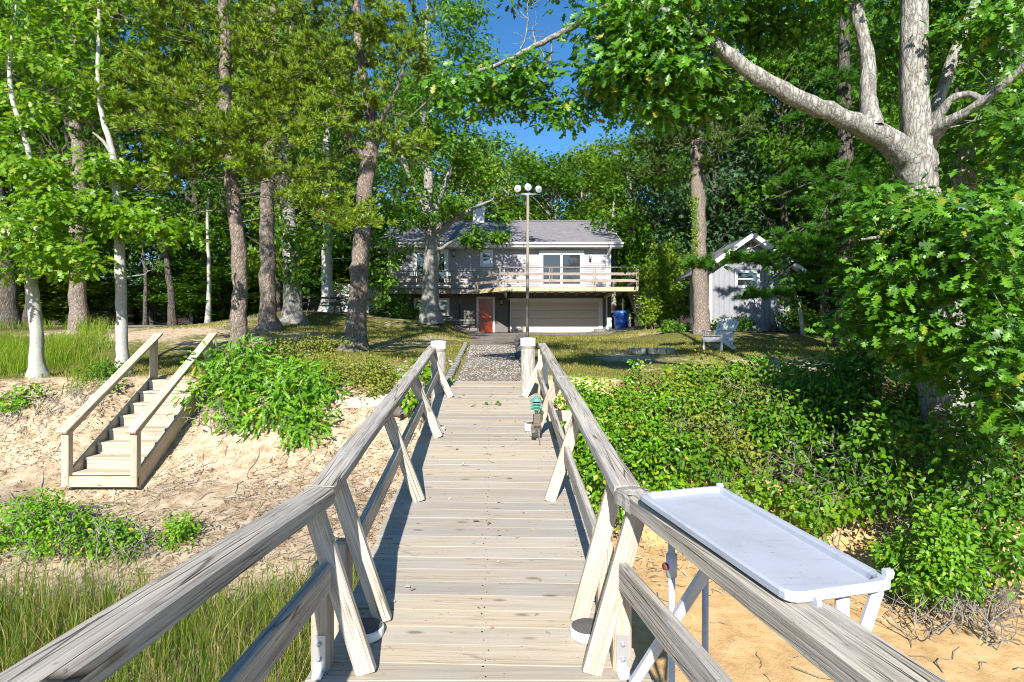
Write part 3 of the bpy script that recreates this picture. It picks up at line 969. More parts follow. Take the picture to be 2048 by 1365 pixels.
def frame_mesh(x0, x1, z0, z1, w, y0, y1, sill=True):
    m = MB()
    m.box((x0, y0, z0), (x0 + w, y1, z1)).box((x1 - w, y0, z0), (x1, y1, z1))
    m.box((x0 + w, y0, z1 - w), (x1 - w, y1, z1)).box((x0 + w, y0, z0), (x1 - w, y1, z0 + (w if sill else .04)))
    return m
def window(name, px0, px1, py0, py1, splits, w=.16, horiz=None, glass='glass', bottom=None):
    """Opening trim proud of the wall; frame bars; each pane a sub-part set back."""
    x0, x1, z1, z0 = hx(px0), hx(px1), hz(py0), (hz(py1) if bottom is None else bottom)
    o = frame_mesh(x0, x1, z0, z1, w, YH - .10, YH + .02).build(name, M['white'], house)
    xs = [x0 + w] + [x0 + w + (x1 - x0 - 2 * w) * s for s in splits] + [x1 - w]
    for i in range(len(xs) - 1):
        a, b_ = xs[i] + (.025 if i else 0), xs[i + 1] - (.025 if i < len(xs) - 2 else 0)
        zz = [z0 + w] + ([z0 + w + (z1 - z0 - 2 * w) * horiz] if horiz else []) + [z1 - w]
        for k in range(len(zz) - 1):
            za, zb = zz[k] + (.02 if k else 0), zz[k + 1] - (.02 if k < len(zz) - 2 else 0)
            frame_mesh(a, b_, za, zb, .045, YH - .075, YH + .015).build('sash', M['white'], o)
            MB().box((a + .04, YH - .045, za + .04), (b_ - .04, YH - .035, zb - .04)).build('pane', M[glass] if not isinstance(glass, list) else M[glass[i]], o)
    return o
window('sliding_door', 826, 897, 500, 575, [.5], .2, None, 'glass', ZF - .02)
window('window', 960, 986, 500, 534, [], .14, .5)
window('sliding_door', 1078, 1168, 502, 575, [.5], .2, None, 'glass_dim', ZF - .02)
window('window', 828, 899, 597, 632, [.34, .66], .09)
# red entrance door with a pane, trim, handle
dx0, dx1, dz1 = hx(953), hx(990), hz(594)
fr = MB().box((dx0, YH - .08, HB), (dx0 + .13, YH + .02, dz1)).box((dx1 - .13, YH - .08, HB), (dx1, YH + .02, dz1)).box((dx0 + .13, YH - .08, dz1 - .13), (dx1 - .13, YH + .02, dz1))
fr.build('door_frame', M['white'], house)
dr = MB().box((dx0 + .14, YH - .05, HB + .02), (dx1 - .14, YH + .015, dz1 - .14))
for a, b_ in ((.18, .42), (.54, .78)):
    for c, d in ((.08, .34), (.40, .66), (.72, .92)):
        x0 = dx0 + .14 + (dx1 - dx0 - .28) * a; x1 = dx0 + .14 + (dx1 - dx0 - .28) * b_
        hh = dz1 - .14 - HB
        dr.box((x0, YH - .062, HB + hh * c), (x1, YH - .051, HB + hh * d))
door = dr.build('door', M['red'], house)
lathe('handle', [(.0, 0), (.03, .005), (.03, .03), (.045, .05), (.03, .075), (0, .08)], (dx1 - .22, YH - .05, HB + 1.0), M['galv'], door, 10, True, (0, -1, 0))
# garage door of four sections
gx0, gx1, gz1 = hx(1022), hx(1197), hz(605)
fr = MB().box((gx0 - .14, YH - .07, HB), (gx0, YH + .02, gz1 + .24)).box((gx1, YH - .07, HB), (gx1 + .24, YH + .02, gz1 + .24)).box((gx0, YH - .07, gz1), (gx1, YH + .02, gz1 + .24))
fr.build('garage_frame', M['white'], house)
nsec = 4; hh = (gz1 - HB) / nsec
for k in range(nsec):
    z0 = HB + k * hh
    p = MB().box((gx0 + .005, YH - .02, z0 + .006), (gx1 - .005, YH + .015, z0 + hh - .006))
    for j in range(8):
        a = gx0 + .12 + j * (gx1 - gx0 - .12) / 8; b_ = a + (gx1 - gx0 - .12) / 8 - .12
        p.box((a, YH - .028, z0 + .09), (b_, YH - .021, z0 + hh - .09))
    p.build('garage_door_panel', M['garage'], house)
# wall lanterns
def lantern(px, py):
    x, z = hx(px), hz(py)
    m = MB().box((x - .05, YH - .06, z - .2), (x + .05, YH - .02, z + .2)).bar((x, YH - .05, z + .15), (x, YH - .2, z + .2), .02, .02)
    m.tube([(x, YH - .2, z + .2), (x, YH - .2, z + .12)], [.02, .10], 8)
    m.tube([(x, YH - .2, z - .16), (x, YH - .2, z - .2)], [.08, .06], 8)
    o = m.build('wall_lantern', M['black'], house)
    mm = MB(); mm.tube([(x, YH - .2, z + .11), (x, YH - .2, z - .15)], [.075, .06], 8)
    mm.build('lantern_glass', M['lamp_glass'], o, True)
for a in ((1180, 514), (908, 508), (1003, 604)): lantern(*a)

# ---- balcony
YR, YL = 31.0, 32.6
BZ = CAMZ + (CY - 573) / F * YR - .03
poly = [(-7.5, YH - .06), (-7.5, YL), (-2.0, YL), (-.55, YR), (6.85, YR), (6.85, YH - .06)]
fl = MB(); b0 = fl.verts([(x, y, BZ) for x, y in poly] + [(x, y, BZ - .04) for x, y in poly])
V = np.concatenate(fl.V)
n = len(poly)
floor = np_obj('balcony', V, [np.array([[b0 + i for i in range(n)][::-1], [b0 + n + i for i in range(n)]]), np.array([[i, (i + 1) % n, n + (i + 1) % n, n + i] for i in range(n)])], M['balcony_wood'], house)
for (x0, y0), (x1, y1), mt in ((poly[1], poly[2], 'balcony_wood'), (poly[2], poly[3], 'yellow_wood'), (poly[3], poly[4], 'yellow_wood'), (poly[4], poly[5], 'yellow_wood'), (poly[0], poly[1], 'balcony_wood')):
    beam('fascia_board', (x0, y0, BZ - .145), (x1, y1, BZ - .145), .045, .21, M[mt], floor)
for x in np.arange(-7.2, 6.8, .61):
    yf = YL if x < -2 else (YR if x > -.55 else YL + (x + 2) / 1.45 * (YR - YL))
    beam('joist', (x, yf + .03, BZ - .145), (x, YH - .06, BZ - .145), .045, .20, M['balcony_wood'], floor)
for x in (-.35, 5.55):
    beam('carrier_beam', (x, YR + .2, BZ - .33), (x, YH - .02, BZ - .33), .12, .16, M['yellow_wood'], floor)
for x, y in ((hx(919) * .965, YL + .25), (hx(1018) * .94, YR + .55), (6.15, YR + .6)):
    cyl('steel_post', (x, y, HB - .2), (x, y, BZ - .25), .055, M['black'], floor)
def rail_run(p, q, posts):
    for h, w, t in ((1.06, .14, .045),):
        beam('rail', (*p, BZ + h), (*q, BZ + h), w, t, M['balcony_wood'], floor)
    for h in (.34, .70):
        beam('rail_board', (*p, BZ + h), (*q, BZ + h), .04, .15, M['balcony_wood'], floor)
    p, q = Vector((*p, BZ)), Vector((*q, BZ))
    d = (q - p).normalized(); side = Vector((d.y, -d.x, 0)) * .04
    for t, pair in posts:
        c = p.lerp(q, t)
        for off in ((-.06, .06) if pair else (0,)):
            a = c + d * off + side
            beam('post', a + Vector((0, 0, -.22)), a + Vector((0, 0, 1.03)), .075, .038, M['balcony_wood'], floor, up=(d.x, d.y, 0))
rail_run(poly[1], poly[2], [(0.01, 0), (.35, 1), (.72, 1), (.98, 0)])
rail_run(poly[2], poly[3], [(.05, 0), (.95, 0)])
rail_run(poly[3], poly[4], [(.03, 1), (.36, 1), (.68, 1), (.99, 0)])
rail_run(poly[4], poly[5], [(.05, 0), (.5, 0), (.95, 0)])
rail_run(poly[0], poly[1], [(.1, 0), (.9, 0)])

# ---- stone wall beside the door
sw = thing('stone_wall', (hx(915), 32.6, HB), 'low dry stone wall under the balcony between oak and red door', 'wall')
rs = np.random.default_rng(9)
for row in range(4):
    x = -4.35 - .1 * (row % 2)
    while x < -2.15:
        w = rs.uniform(.28, .5); z = HB + .02 + row * .19
        st = block('stone', (x + w / 2, 32.6 + rs.normal() * .02, z + .09), (w - .02, .34, .175), M['stone'], sw, rs.normal() * .03, .03)
        x += w
block('cap_stone', (-3.3, 32.6, HB + .83), (2.4, .42, .09), M['concrete'], sw, 0, .02)

# ---- wooden stairs at the right end of the balcony
os_ = thing('outdoor_stairs', (6.9, 30.6, HB), 'wooden stairs climbing beside the right end of the house balcony', 'stairs')
n = 13
for s_ in (0, 1):
    x = 6.95 + s_ * .95
    beam('stringer', (x, 30.2, HB + .05), (x, 33.9, BZ - .1), .05, .28, M['balcony_wood'], os_)
for k in range(n):
    t = (k + .5) / n
    block('tread', (7.425, 30.2 + 3.7 * t, HB + .1 + (BZ - HB - .1) * t), (.9, .27, .04), M['new_wood'], os_)
    block('riser', (7.425, 30.2 + 3.7 * t + .12, HB + .02 + (BZ - HB - .1) * t), (.9, .02, .15), M['brace'], os_)
beam('hand_rail', (6.95, 30.2, HB + 1.0), (6.95, 33.9, BZ + .85), .09, .04, M['balcony_wood'], os_)
for t in (.05, .5, .95):
    z0 = HB + (BZ - HB) * t
    beam('post', (6.95, 30.2 + 3.7 * t, z0 - .1), (6.95, 30.2 + 3.7 * t, z0 + .95), .08, .08, M['balcony_wood'], os_, up=(0, 1, 0))

# ---- blue bin and boards beside it
bx, by, bz = (1243 - CX) / F * 31.8, 31.8, float(H(6.1, 31.8)) - .02
bin_ = thing('recycling_bin', (bx, by, bz), 'round blue plastic bin standing beside the garage under the balcony', 'bin')
lathe('barrel', [(0, 0), (.36, 0), (.37, .05), (.385, .35), (.40, .37), (.40, .42), (.395, .44), (.42, .82), (.45, .86), (.45, .95), (.41, .96)], (bx, by, bz), M['blue'], bin_, 28)
lathe('lid', [(.46, .93), (.47, .97), (.42, 1.0), (.2, 1.04), (0, 1.05)], (bx, by, bz), M['blue'], bin_, 28)
for s_ in (-1, 1):
    block('handle', (bx + s_ * .46, by - .02, bz + .74), (.06, .14, .09), M['blue'], bin_)
for px, lab in ((1219, 'narrow white board leaning on the garage wall left of the blue bin'), (1258, 'narrow white board leaning behind the right side of the blue bin')):
    x = (px - CX) / F * 32.2
    o = beam('white_board', (x, 32.2, float(H(x, 32.2)) - .02), (x + .03, 32.5, float(H(x, 32.2)) + .72), .25, .04, M['white'])
    tag(o, lab, 'board')

# ---------------------------------------------------------------- the shed
YS = 23.5
def sx(px): return (px - CX) / F * YS
def sz(py): return CAMZ + (CY - py) / F * YS
SB = float(H(9.8, 23.4)) - .03
shed = thing('shed', (sx(1495), YS, SB), 'small grey wooden garden shed with white trim behind pine branches', 'shed')
x0, x1 = sx(1418), sx(1579); xm = sx(1497); ze = sz(532); zr = sz(476)
MB().box((x0 + .02, YS + .04, SB - .4), (x1 - .02, YS + 2.6, ze)).build('wall', M['shed'], shed)
nb = 16; wv = (x1 - x0) / nb
for k in range(nb):
    a = x0 + k * wv + .006; b_ = a + wv - .012
    def top(x): return ze + (zr - ze) * (1 - abs(x - xm) / ((x1 - x0) / 2)) - .02
    v = [(a, YS, SB - .1), (b_, YS, SB - .1), (b_, YS, top(b_)), (a, YS, top(a)), (a, YS + .035, SB - .1), (b_, YS + .035, SB - .1), (b_, YS + .035, top(b_)), (a, YS + .035, top(a))]
    np_obj('board', v, np.array([[0, 1, 2, 3], [7, 6, 5, 4], [0, 4, 5, 1], [1, 5, 6, 2], [2, 6, 7, 3], [3, 7, 4, 0]]), M['shed'], shed, origin=Vector((a, YS, SB)))
bk = MB(); b0 = bk.verts([(x0, YS + .037, ze), (x1, YS + .037, ze), (xm, YS + .037, zr - .02)]); bk.F3.append([b0, b0 + 1, b0 + 2])
b0 = bk.verts([(x0, YS + 2.6, ze), (x1, YS + 2.6, ze), (xm, YS + 2.6, zr - .02)]); bk.F3.append([b0 + 2, b0 + 1, b0])
bk.build('gable_backing', M['black'], shed)
sl = (zr - ze) / ((x1 - x0) / 2)
for s_ in (-1, 1):
    ov = .62 if s_ < 0 else .45
    e = Vector((xm + s_ * ((x1 - x0) / 2 + ov), 0, ze - sl * ov)); r_ = Vector((xm, 0, zr + .03))
    o = beam('roof', e + Vector((0, YS + 1.15, .06)), r_ + Vector((0, YS + 1.15, .06)), 3.3, .07, M['roof'], shed, bev=.0)
    beam('barge_board', e + Vector((0, YS - .50, 0)), r_ + Vector((0, YS - .50, 0)), .04, .17, M['white'], shed)
    beam('soffit', e + Vector((0, YS - .24, -.03)), r_ + Vector((0, YS - .24, -.03)), .46, .02, M['white'], shed)
for x in (x0 + .05, x1 - .05):
    block('corner_board', (x, YS - .02, (SB + ze) / 2 - .05), (.13, .035, ze - SB), M['white'], shed)
wx0, wx1, wz0, wz1 = sx(1469), sx(1518), sz(576), sz(541)
o = frame_mesh(wx0, wx1, wz0, wz1, .11, YS - .05, YS + .0).build('window', M['white'], shed)
MB().box((wx0 + .1, YS - .02, wz0 + .1), (wx1 - .1, YS - .012, wz1 - .1)).build('pane', M['glass'], o)
MB().box((wx0 + .1, YS - .03, (wz0 + wz1) / 2 - .02), (wx1 - .1, YS - .021, (wz0 + wz1) / 2 + .02)).build('sash_bar', M['white'], o)
vt = frame_mesh(sx(1487), sx(1502), sz(498), sz(482), .04, YS - .05, YS).build('vent', M['white'], shed)
for k in range(5):
    z = sz(497) + (sz(484) - sz(497)) * (k + .5) / 5
    beam('louver', (sx(1488) , YS - .025, z), (sx(1501), YS - .025, z), .06, .012, M['siding'], vt, roll=.6)
tk = thing('gas_cylinder', (sx(1539), YS - .35, SB), 'tall grey gas cylinder standing against the front of the shed', 'gas cylinder')
lathe('body', [(0, 0), (.15, 0), (.15, .62), (.12, .72), (.05, .76), (0, .77)], (sx(1539), YS - .35, SB - .03), M['tank'], tk, 18)
lathe('collar', [(.10, .70), (.10, .84), (.085, .84), (.085, .70)], (sx(1539), YS - .35, SB - .03), M['dark_wood'], tk, 14)

# ---------------------------------------------------------------- white fence and picnic table on the left
fn = thing('vinyl_fence', (-9.6, 36.0, CAMZ + 1.0), 'white vinyl fence with lattice top left of the house', 'fence')
FX = [-13.0, -11.2, -9.4, -7.7]
fb, ft = float(H(-10, 36)) - .05, CAMZ + (CY - 569) / F * 36
for x in FX: 
    block('post', (x, 36, (fb + ft) / 2 + .06), (.13, .13, ft - fb + .12), M['vinyl'], fn)
for i in range(3):
    a, b_ = FX[i] + .07, FX[i + 1] - .07
    zl = ft - .42
    nbd = 9; w = (b_ - a) / nbd
    for k in range(nbd):
        block('fence_board', (a + (k + .5) * w, 36, (fb + zl) / 2 + .05), (w - .008, .03, zl - fb - .1), M['vinyl'], fn)
    for z in (fb + .1, zl, ft):
        block('rail', ((a + b_) / 2, 36, z), (b_ - a, .06, .09), M['vinyl'], fn)
    lt = MB(); hgt = ft - zl - .09
    for k in range(-3, 16):
        for s_ in (1, -1):
            xa = a + k * .12; xb = xa + hgt
            za, zb = (zl + .045, ft - .045) if s_ > 0 else (ft - .045, zl + .045)
            if xa < a: za += (a - xa) * (1 if s_ > 0 else -1); xa = a
            if xb > b_: zb -= (xb - b_) * (1 if s_ > 0 else -1); xb = b_
            if xb - xa > .03: lt.bar((xa, 36 + s_ * .006, za), (xb, 36 + s_ * .006, zb), .035, .011, (0, 1, 0))
    lt.build('lattice', M['vinyl'], fn)
pt = thing('picnic_table', (-8.9, 27.0, float(H(-8.9, 27))), 'dark weathered picnic table on the grass left of the house', 'picnic table')
pz = float(H(-8.9, 27.0)) 
for k in range(4):
    beam('table_board', (-9.9, 26.66 + k * .2, pz + .74), (-7.95, 26.66 + k * .2, pz + .74), .185, .04, M['dark_wood'], pt)
for y in (26.15, 27.75):
    beam('bench', (-9.9, y, pz + .44), (-7.95, y, pz + .44), .26, .04, M['dark_wood'], pt)
for x in (-9.55, -8.3):
    beam('cross_bar', (x, 26.05, pz + .40), (x, 27.85, pz + .40), .045, .10, M['dark_wood'], pt)
    beam('top_bar', (x, 26.6, pz + .69), (x, 27.35, pz + .69), .045, .07, M['dark_wood'], pt)
    for s_ in (-1, 1):
        beam('leg', (x + .05, 26.96 + s_ * .62, pz - .03), (x + .05, 26.96 + s_ * .22, pz + .68), .045, .09, M['dark_wood'], pt, up=(0, 1, 0))

# ---------------------------------------------------------------- lamp pole
LX, LY = (1054.5 - CX) / F * 17.0, 17.0
lb = float(H(LX, LY)); lt_ = CAMZ + (CY - 388) / F * LY
lp = thing('floodlight_pole', (LX, LY, lb), 'tall rusty pole carrying three round floodlights in the lawn', 'floodlight pole')
cyl('pole', (LX, LY, lb - .1), (LX + .02, LY, lt_), .052, M['rust'], lp, .040)
cyl('cross_arm', (LX - .36, LY - .02, lt_ - .02), (LX + .40, LY - .02, lt_ - .02), .022, M['galv'], lp, n=8)
for dx, dz, ax in ((-.28, .12, (-.25, -1, -.12)), (.02, .16, (.02, -1, -.1)), (.32, .11, (.45, -1, -.25))):
    a = Vector(ax).normalized()
    c = Vector((LX + dx, LY - .10, lt_ + dz))
    fl_ = lathe('floodlight', [(.0, -.20), (.035, -.19), (.04, -.14), (.075, -.09), (.092, -.02), (.098, .03), (.106, .035), (.106, .05), (.095, .05)], c, M['galv'], lp, 20, True, a)
    lathe('lens', [(.095, .045), (.07, .056), (.04, .062), (0, .064)], c, M['lamp_glass'], fl_, 20, True, a)
    lathe('bulb', [(.035, .050), (.035, .068), (.02, .078), (0, .08)], c, M['galv'] if dx > .2 else M['lamp_glass'], fl_, 12, True, a)
    beam('bracket', (LX + dx, LY - .03, lt_ - .02), c + a * -.12, .03, .02, M['galv'], lp)

# ---------------------------------------------------------------- garden chair
def chair():
    Y = 16.0; x = (1437 - CX) / F * Y
    z = float(H(x, Y)) - .015
    t = thing('adirondack_chair', (x, Y, z), 'weathered pale grey adirondack chair on the lawn facing the bay', 'chair', rotz=R(-50))
    W0 = WM[t.name]
    def bb(name, p0, p1, w, th, up=(0, 0, 1)):
        o = beam(name, W0 @ Vector(p0), W0 @ Vector(p1), w, th, M['chair_paint'], t, up=W0.to_3x3() @ Vector(up), bev=.008)
        return o
    # front faces local -Y
    for s_ in (-1, 1):
        bb('leg', (s_ * .27, -.30, 0), (s_ * .27, -.30, .56), .09, .03, (1, 0, 0))
        bb('seat_rail', (s_ * .24, -.32, .34), (s_ * .24, .52, .03), .03, .13)
        bb('armrest', (s_ * .32, -.38, .575), (s_ * .31, .36, .545), .14, .025)
        bb('arm_bracket', (s_ * .27, -.27, .40), (s_ * .31, -.27, .56), .03, .06)
        bb('back_leg', (s_ * .28, .22, .14), (s_ * .28, .30, .56), .07, .03, (1, 0, 0))
    for k in range(6):
        y = -.32 + k * .095
        bb('seat_slat', (-.26, y, .405 - .035 * k), (.26, y, .405 - .035 * k), .085, .02, (0, .36, .93))
    bb('front_apron', (-.27, -.335, .31), (.27, -.335, .31), .02, .13)
    up0 = Vector((0, .16, .22)); d = Vector((0, .50, .80)).normalized()
    for k in range(7):
        f = (k - 3) / 3.0
        L = .86 - .14 * f * f
        a = Vector((f * .22, up0.y, up0.z)); e = Vector((f * .30, up0.y, up0.z)) + d * L
        bb('back_slat', a, e, .078, .02, (0, -d.z, d.y))
    for h, w in ((.12, .50), (.48, .56), (.72, .52)):
        c = up0 + d * h + Vector((0, .03, -.01))
        bb('back_brace', (-w / 2, c.y, c.z), (w / 2, c.y, c.z), .06, .025, (0, -d.z, d.y))
chair()

# ---------------------------------------------------------------- fire pit, logs, rocks
FP = Vector(((1307 - CX) / F * 15.0, 15.2, 0)); FP.z = float(H(FP.x, FP.y))
fp = thing('fire_pit', FP, 'low ring of concrete blocks forming a fire pit on the lawn', 'fire pit')
for k in range(14):
    a = 2 * math.pi * k / 14
    block('concrete_block', (FP.x + .52 * math.cos(a), FP.y + .52 * math.sin(a), FP.z + .065 + RNG.normal() * .006), (.15, .215, .17), M['concrete'], fp, a, .015)
def rock(name, c, r, mat, label, cat='rock', squash=.7, seed=1, parent=None):
    rr_ = np.random.default_rng(seed)
    bm = bmesh.new(); bmesh.ops.create_icosphere(bm, subdivisions=2, radius=r)
    ph = rr_.uniform(0, 6, 6)
    for v in bm.verts:
        q = v.co / r
        k = 1 + .16 * math.sin(3 * q.x + ph[0]) + .14 * math.sin(4 * q.y + ph[1]) + .10 * math.sin(5 * q.z + 3 * q.x + ph[2])
        v.co *= k; v.co.z *= squash
    me = bpy.data.meshes.new(name); bm.to_mesh(me); bm.free(); me.materials.append(mat)
    for p in me.polygons: p.use_smooth = True
    o = bpy.data.objects.new(name, me)
    put(o, Matrix.Translation(c) @ Matrix.Rotation(rr_.uniform(0, 6), 4, 'Z'), parent)
    if label: tag(o, label, cat)
    return o
eg = thing('path_edging', (.3, 18, float(H(.3, 18))), 'row of dark rounded edging stones along the right side of the gravel path', 'path edging')
y = 11.6; k = 0
while y < 26.5:
    xx = np.interp(y, [p[1] for p in PATH_R], [p[0] for p in PATH_R]) + .10 + .03 * math.sin(k)
    L = .30 + .16 * ((k * 37) % 10) / 10
    o = rock('edging_stone', (xx, y, float(H(xx, y)) + .06), .17, M['edge_stone'], None, None, .62, 40 + k, eg)
    o.matrix_basis = o.matrix_basis @ Matrix.Scale(L / .3, 4, (0, 1, 0)); y += L + .02; k += 1
eg2 = thing('path_kerb', (-1.1, 13, float(H(-1.1, 13))), 'line of flat grey kerb stones along the left side of the gravel path', 'path kerb')
y = 9.6; k = 0
while y < 19.5:
    xx = np.interp(y, [p[1] for p in PATH_L], [p[0] for p in PATH_L]) - .07
    L = .28 + .12 * ((k * 53) % 10) / 10
    block('kerb_stone', (xx, y + L / 2, float(H(xx, y)) + .02 + .008 * math.sin(k * 2.1)), (.13, L - .015, .11), M['stone'], eg2, .05 * math.sin(k), .02)
    y += L; k += 1
rock('boulder', (4.9, 31.6, float(H(4.9, 31.6)) + .05), .33, M['stone'], 'dark rounded boulder on the drive in front of the garage', 'boulder', .6, 5)
rock('boulder', (3.95, 31.2, float(H(3.95, 31.2)) + .02), .2, M['stone'], 'small flat stone on the drive left of the dark boulder', 'boulder', .5, 6)
# ---------------------------------------------------------------- the boardwalk: a level pier, then a ramp up the bank
YB = 2.73
def zd(Y): return CAMZ + (-1.93 + .138 * Y if Y > YB else -1.553)
def xc(Y): return -.154 - .036 * (Y - YB) if Y > YB else -.154 - .0 * (Y - YB)
rd = np.random.default_rng(4)
dock = thing('boardwalk', (-.2, 5.0, CAMZ - 1.6), 'weathered wooden boardwalk ramp with railings leading up to the lawn', 'boardwalk')
pitch = .1435
y = 2.80
while y < 9.22:
    hw = .75 + rd.uniform(-.008, .012)
    dy = rd.normal() * .004
    ramp_c = Vector((xc(y), y, zd(y) - .019 + rd.normal() * .0018))
    d = Vector((1, -.036 + dy, 0)).normalized()
    if y > 8.45: hw_l = hw - .13
    else: hw_l = hw
    beam('plank', ramp_c - d * hw_l, ramp_c + d * (hw - (.06 if y > 8.45 else 0)), pitch - .003, .038, M['deck'], dock, up=(rd.normal() * .004, -.138 + rd.normal() * .006, 1), bev=.0025)
    y += pitch * .9906
y = YB - .055; k = 0
while y > -1.2:
    hw = .80 + rd.uniform(-.01, .01)
    c = Vector((xc(y) , y, zd(y) - .019 + rd.normal() * .0015))
    beam('plank', c - Vector((hw, 0, 0)), c + Vector((hw, rd.normal() * .005, 0)), pitch - .003, .038, M['deck'], dock, bev=.0025)
    y -= pitch
for s_ in (-.62, 0, .62):
    beam('joist', (xc(2.75) + s_, 2.75, zd(2.75) - .14), (xc(9.2) + s_, 9.2, zd(9.2) - .14), .045, .2, M['brace'], dock)
    beam('joist', (xc(YB) + s_, -1.2, zd(0) - .14), (xc(YB) + s_, 2.74, zd(0) - .14), .045, .2, M['brace'], dock)
nails = MB()
for o_ in [c for c in dock.children if c.name.startswith('plank')]:
    Mw = WM[o_.name]; L = max(v.co.x for v in o_.data.vertices)
    for xx in (-L + .10, 0.02, L - .11):
        for yy in (-.035, .036):
            c = Vector((xx + rd.normal() * .012, yy + rd.normal() * .008, .0203)); r_ = .0042 * rd.uniform(.8, 1.5)
            b0 = nails.verts([tuple(Mw @ (c + Vector((r_ * math.cos(a), r_ * math.sin(a), 0)))) for a in np.arange(6) * 1.047])
            nails.F4.append([b0, b0 + 1, b0 + 2, b0 + 3]); nails.F4.append([b0, b0 + 3, b0 + 4, b0 + 5])
nails.build('nail_heads', M['black'], dock, kind='stuff')
# rails: (x, y, top z)
LR = [Vector((-.96, -1.3, CAMZ - .575)), Vector((-.925, 2.74, CAMZ - .70)), Vector((-1.20, 8.75, CAMZ - .048))]
RR = [Vector((1.155, -1.3, CAMZ - .625)), Vector((.600, 2.58, CAMZ - .700)), Vector((.562, 2.76, CAMZ - .700)), Vector((.470, 8.95, CAMZ - .030))]
def rail_piece(a, b, w, t, n=24, name='handrail'):
    """Old rail timber: rounded, slightly twisted and split, long axis on local X."""
    L = (b - a).length
    prof = [(-.5, -.5), (-.5, .30), (-.42, .46), (-.25, .5), (.25, .5), (.42, .46), (.5, .30), (.5, -.5)]
    V = []; r1 = np.random.default_rng(int(L * 1000) % 977)
    ph = r1.uniform(0, 6, 8)
    for i in range(n + 1):
        u = i / n; x = (u - .5) * L
        tw = .015 * math.sin(u * 5 + ph[0]); dw = 1 + .025 * math.sin(u * 11 + ph[1]) + r1.normal() * .006; dt = .006 * math.sin(u * 7 + ph[2])
        for (py, pz) in prof:
            yy = py * w * dw; zz = pz * t - t / 2 + dt
            V.append((x, yy * math.cos(tw) - zz * math.sin(tw), yy * math.sin(tw) + zz * math.cos(tw) + r1.normal() * .0008))
    k = len(prof)
    Fq = [[i*k + j, (i+1)*k + j, (i+1)*k + (j+1) % k, i*k + (j+1) % k] for i in range(n) for j in range(k)]
    e0 = list(range(k))[::-1]; e1 = [n*k + j for j in range(k)]
    me = np_mesh('handrail', V, [np.array(Fq)[:, ::-1], np.array([e0[::-1], e1[::-1]])], M['rail'])
    o = bpy.data.objects.new(name, me)
    return put(o, frame(a, b), dock)
rail_piece(LR[0], LR[1], .138, .078, 48)
lm = LR[1].lerp(LR[2], .52)
rail_piece(LR[1], lm, .128, .06); rail_piece(lm, LR[2], .128, .06)
for i in range(2): rail_piece(RR[i], RR[i + 1], .142, .078, 48 if i < 1 else 4)
rm = RR[2].lerp(RR[3], .5)
rail_piece(RR[2], rm, .128, .06); rail_piece(rm, RR[3], .128, .06)
def zr_at(rail, Y):
    for a, b in zip(rail, rail[1:]):
        if a.y <= Y <= b.y:
            t = (Y - a.y) / (b.y - a.y); return a.lerp(b, t)
    return rail[-1]
# leaning braces, with short upright posts outside them
def brace(side, Y, lean=0.0, mat='brace', foot=.525):
    rail = LR if side < 0 else RR
    top = zr_at(rail, min(Y + lean, 8.9)); th = .078 if Y < YB else .06
    f = Vector((xc(Y) + side * foot, Y, zd(Y) + .002))
    h = Vector((top.x + side * .005, Y + lean, top.z - th - .002))
    o = beam('brace', f, h, .092, .042, M['rail' if side < 0 else mat], dock, up=(0, 1, 0), bev=.004)
    return o
for side in (-1, 1):
    for Y, lean in ((-.6, 0), (1.15, 0), (2.66, 0), (3.06, -.02), (4.60, -.04), (6.28, .0), (8.15, .05)):
        brace(side, Y, lean)
    brace(side, 6.40, -.30); 
    rail = LR if side < 0 else RR
    for Y in (-.55, 1.20, 2.72, 3.10):
        x = zr_at(rail, Y).x + (side * -.02 if side < 0 else -.05)
        top = zd(Y) + (.50 if Y < 3 else .42)
        beam('post', (x, Y + .0, zd(Y) - .35), (x, Y + .0, top), .088, .088, M['brace' if side > 0 else 'deck'], dock, up=(0, 1, 0), bev=.012)
    # middle rails on the outside of the braces
    ins = -.10 * side
    a, b_ = zr_at(rail, 3.0), zr_at(rail, 8.5)
    beam('middle_rail', (a.x + ins, 3.09, zd(3.09) + .43), (b_.x + ins, 8.5, zd(8.5) + .33), .042, .125, M['rail'], dock, bev=.008)
    a, b_ = zr_at(rail, -1.2), zr_at(rail, 2.7)
    beam('middle_rail', (a.x + side * -.065, -1.2, zd(0) + .46), (b_.x + side * -.065, 2.70, zd(2.5) + .46), .048, .13, M['rail'], dock, bev=.008)
    # galvanised foot bracket
    x = zr_at(rail, 2.72).x + (side * -.02 if side < 0 else -.05)
    br = MB().box((x - .03 * 1, 2.72 - .050, zd(2.5) + .003), (x + .03, 2.72 - .0455, zd(2.5) + .17)).box((x - .03, 2.72 - .12, zd(2.5) + .001), (x + .03, 2.72 - .0505, zd(2.5) + .006))
    o = br.build('bracket', M['galv'], dock)
    for dz in (.06, .13):
        cyl('bolt', (x, 2.72 - .058, zd(2.5) + dz), (x, 2.72 - .050, zd(2.5) + dz), .011, M['galv'], o, n=8)
    # pale ties round the rail joints
    p = rail[1]
    beam('tie', (p.x - .073, p.y + .01, p.z + .002), (p.x + .073, p.y - .012, p.z + .002), .012, .006, M['shell'], dock, bev=.002)
M['pile'] = mat_bark('weathered_pile_wood', (.17, .155, .135), (.36, .335, .30), (.50, .475, .43), None, 30.0, .08, .5)
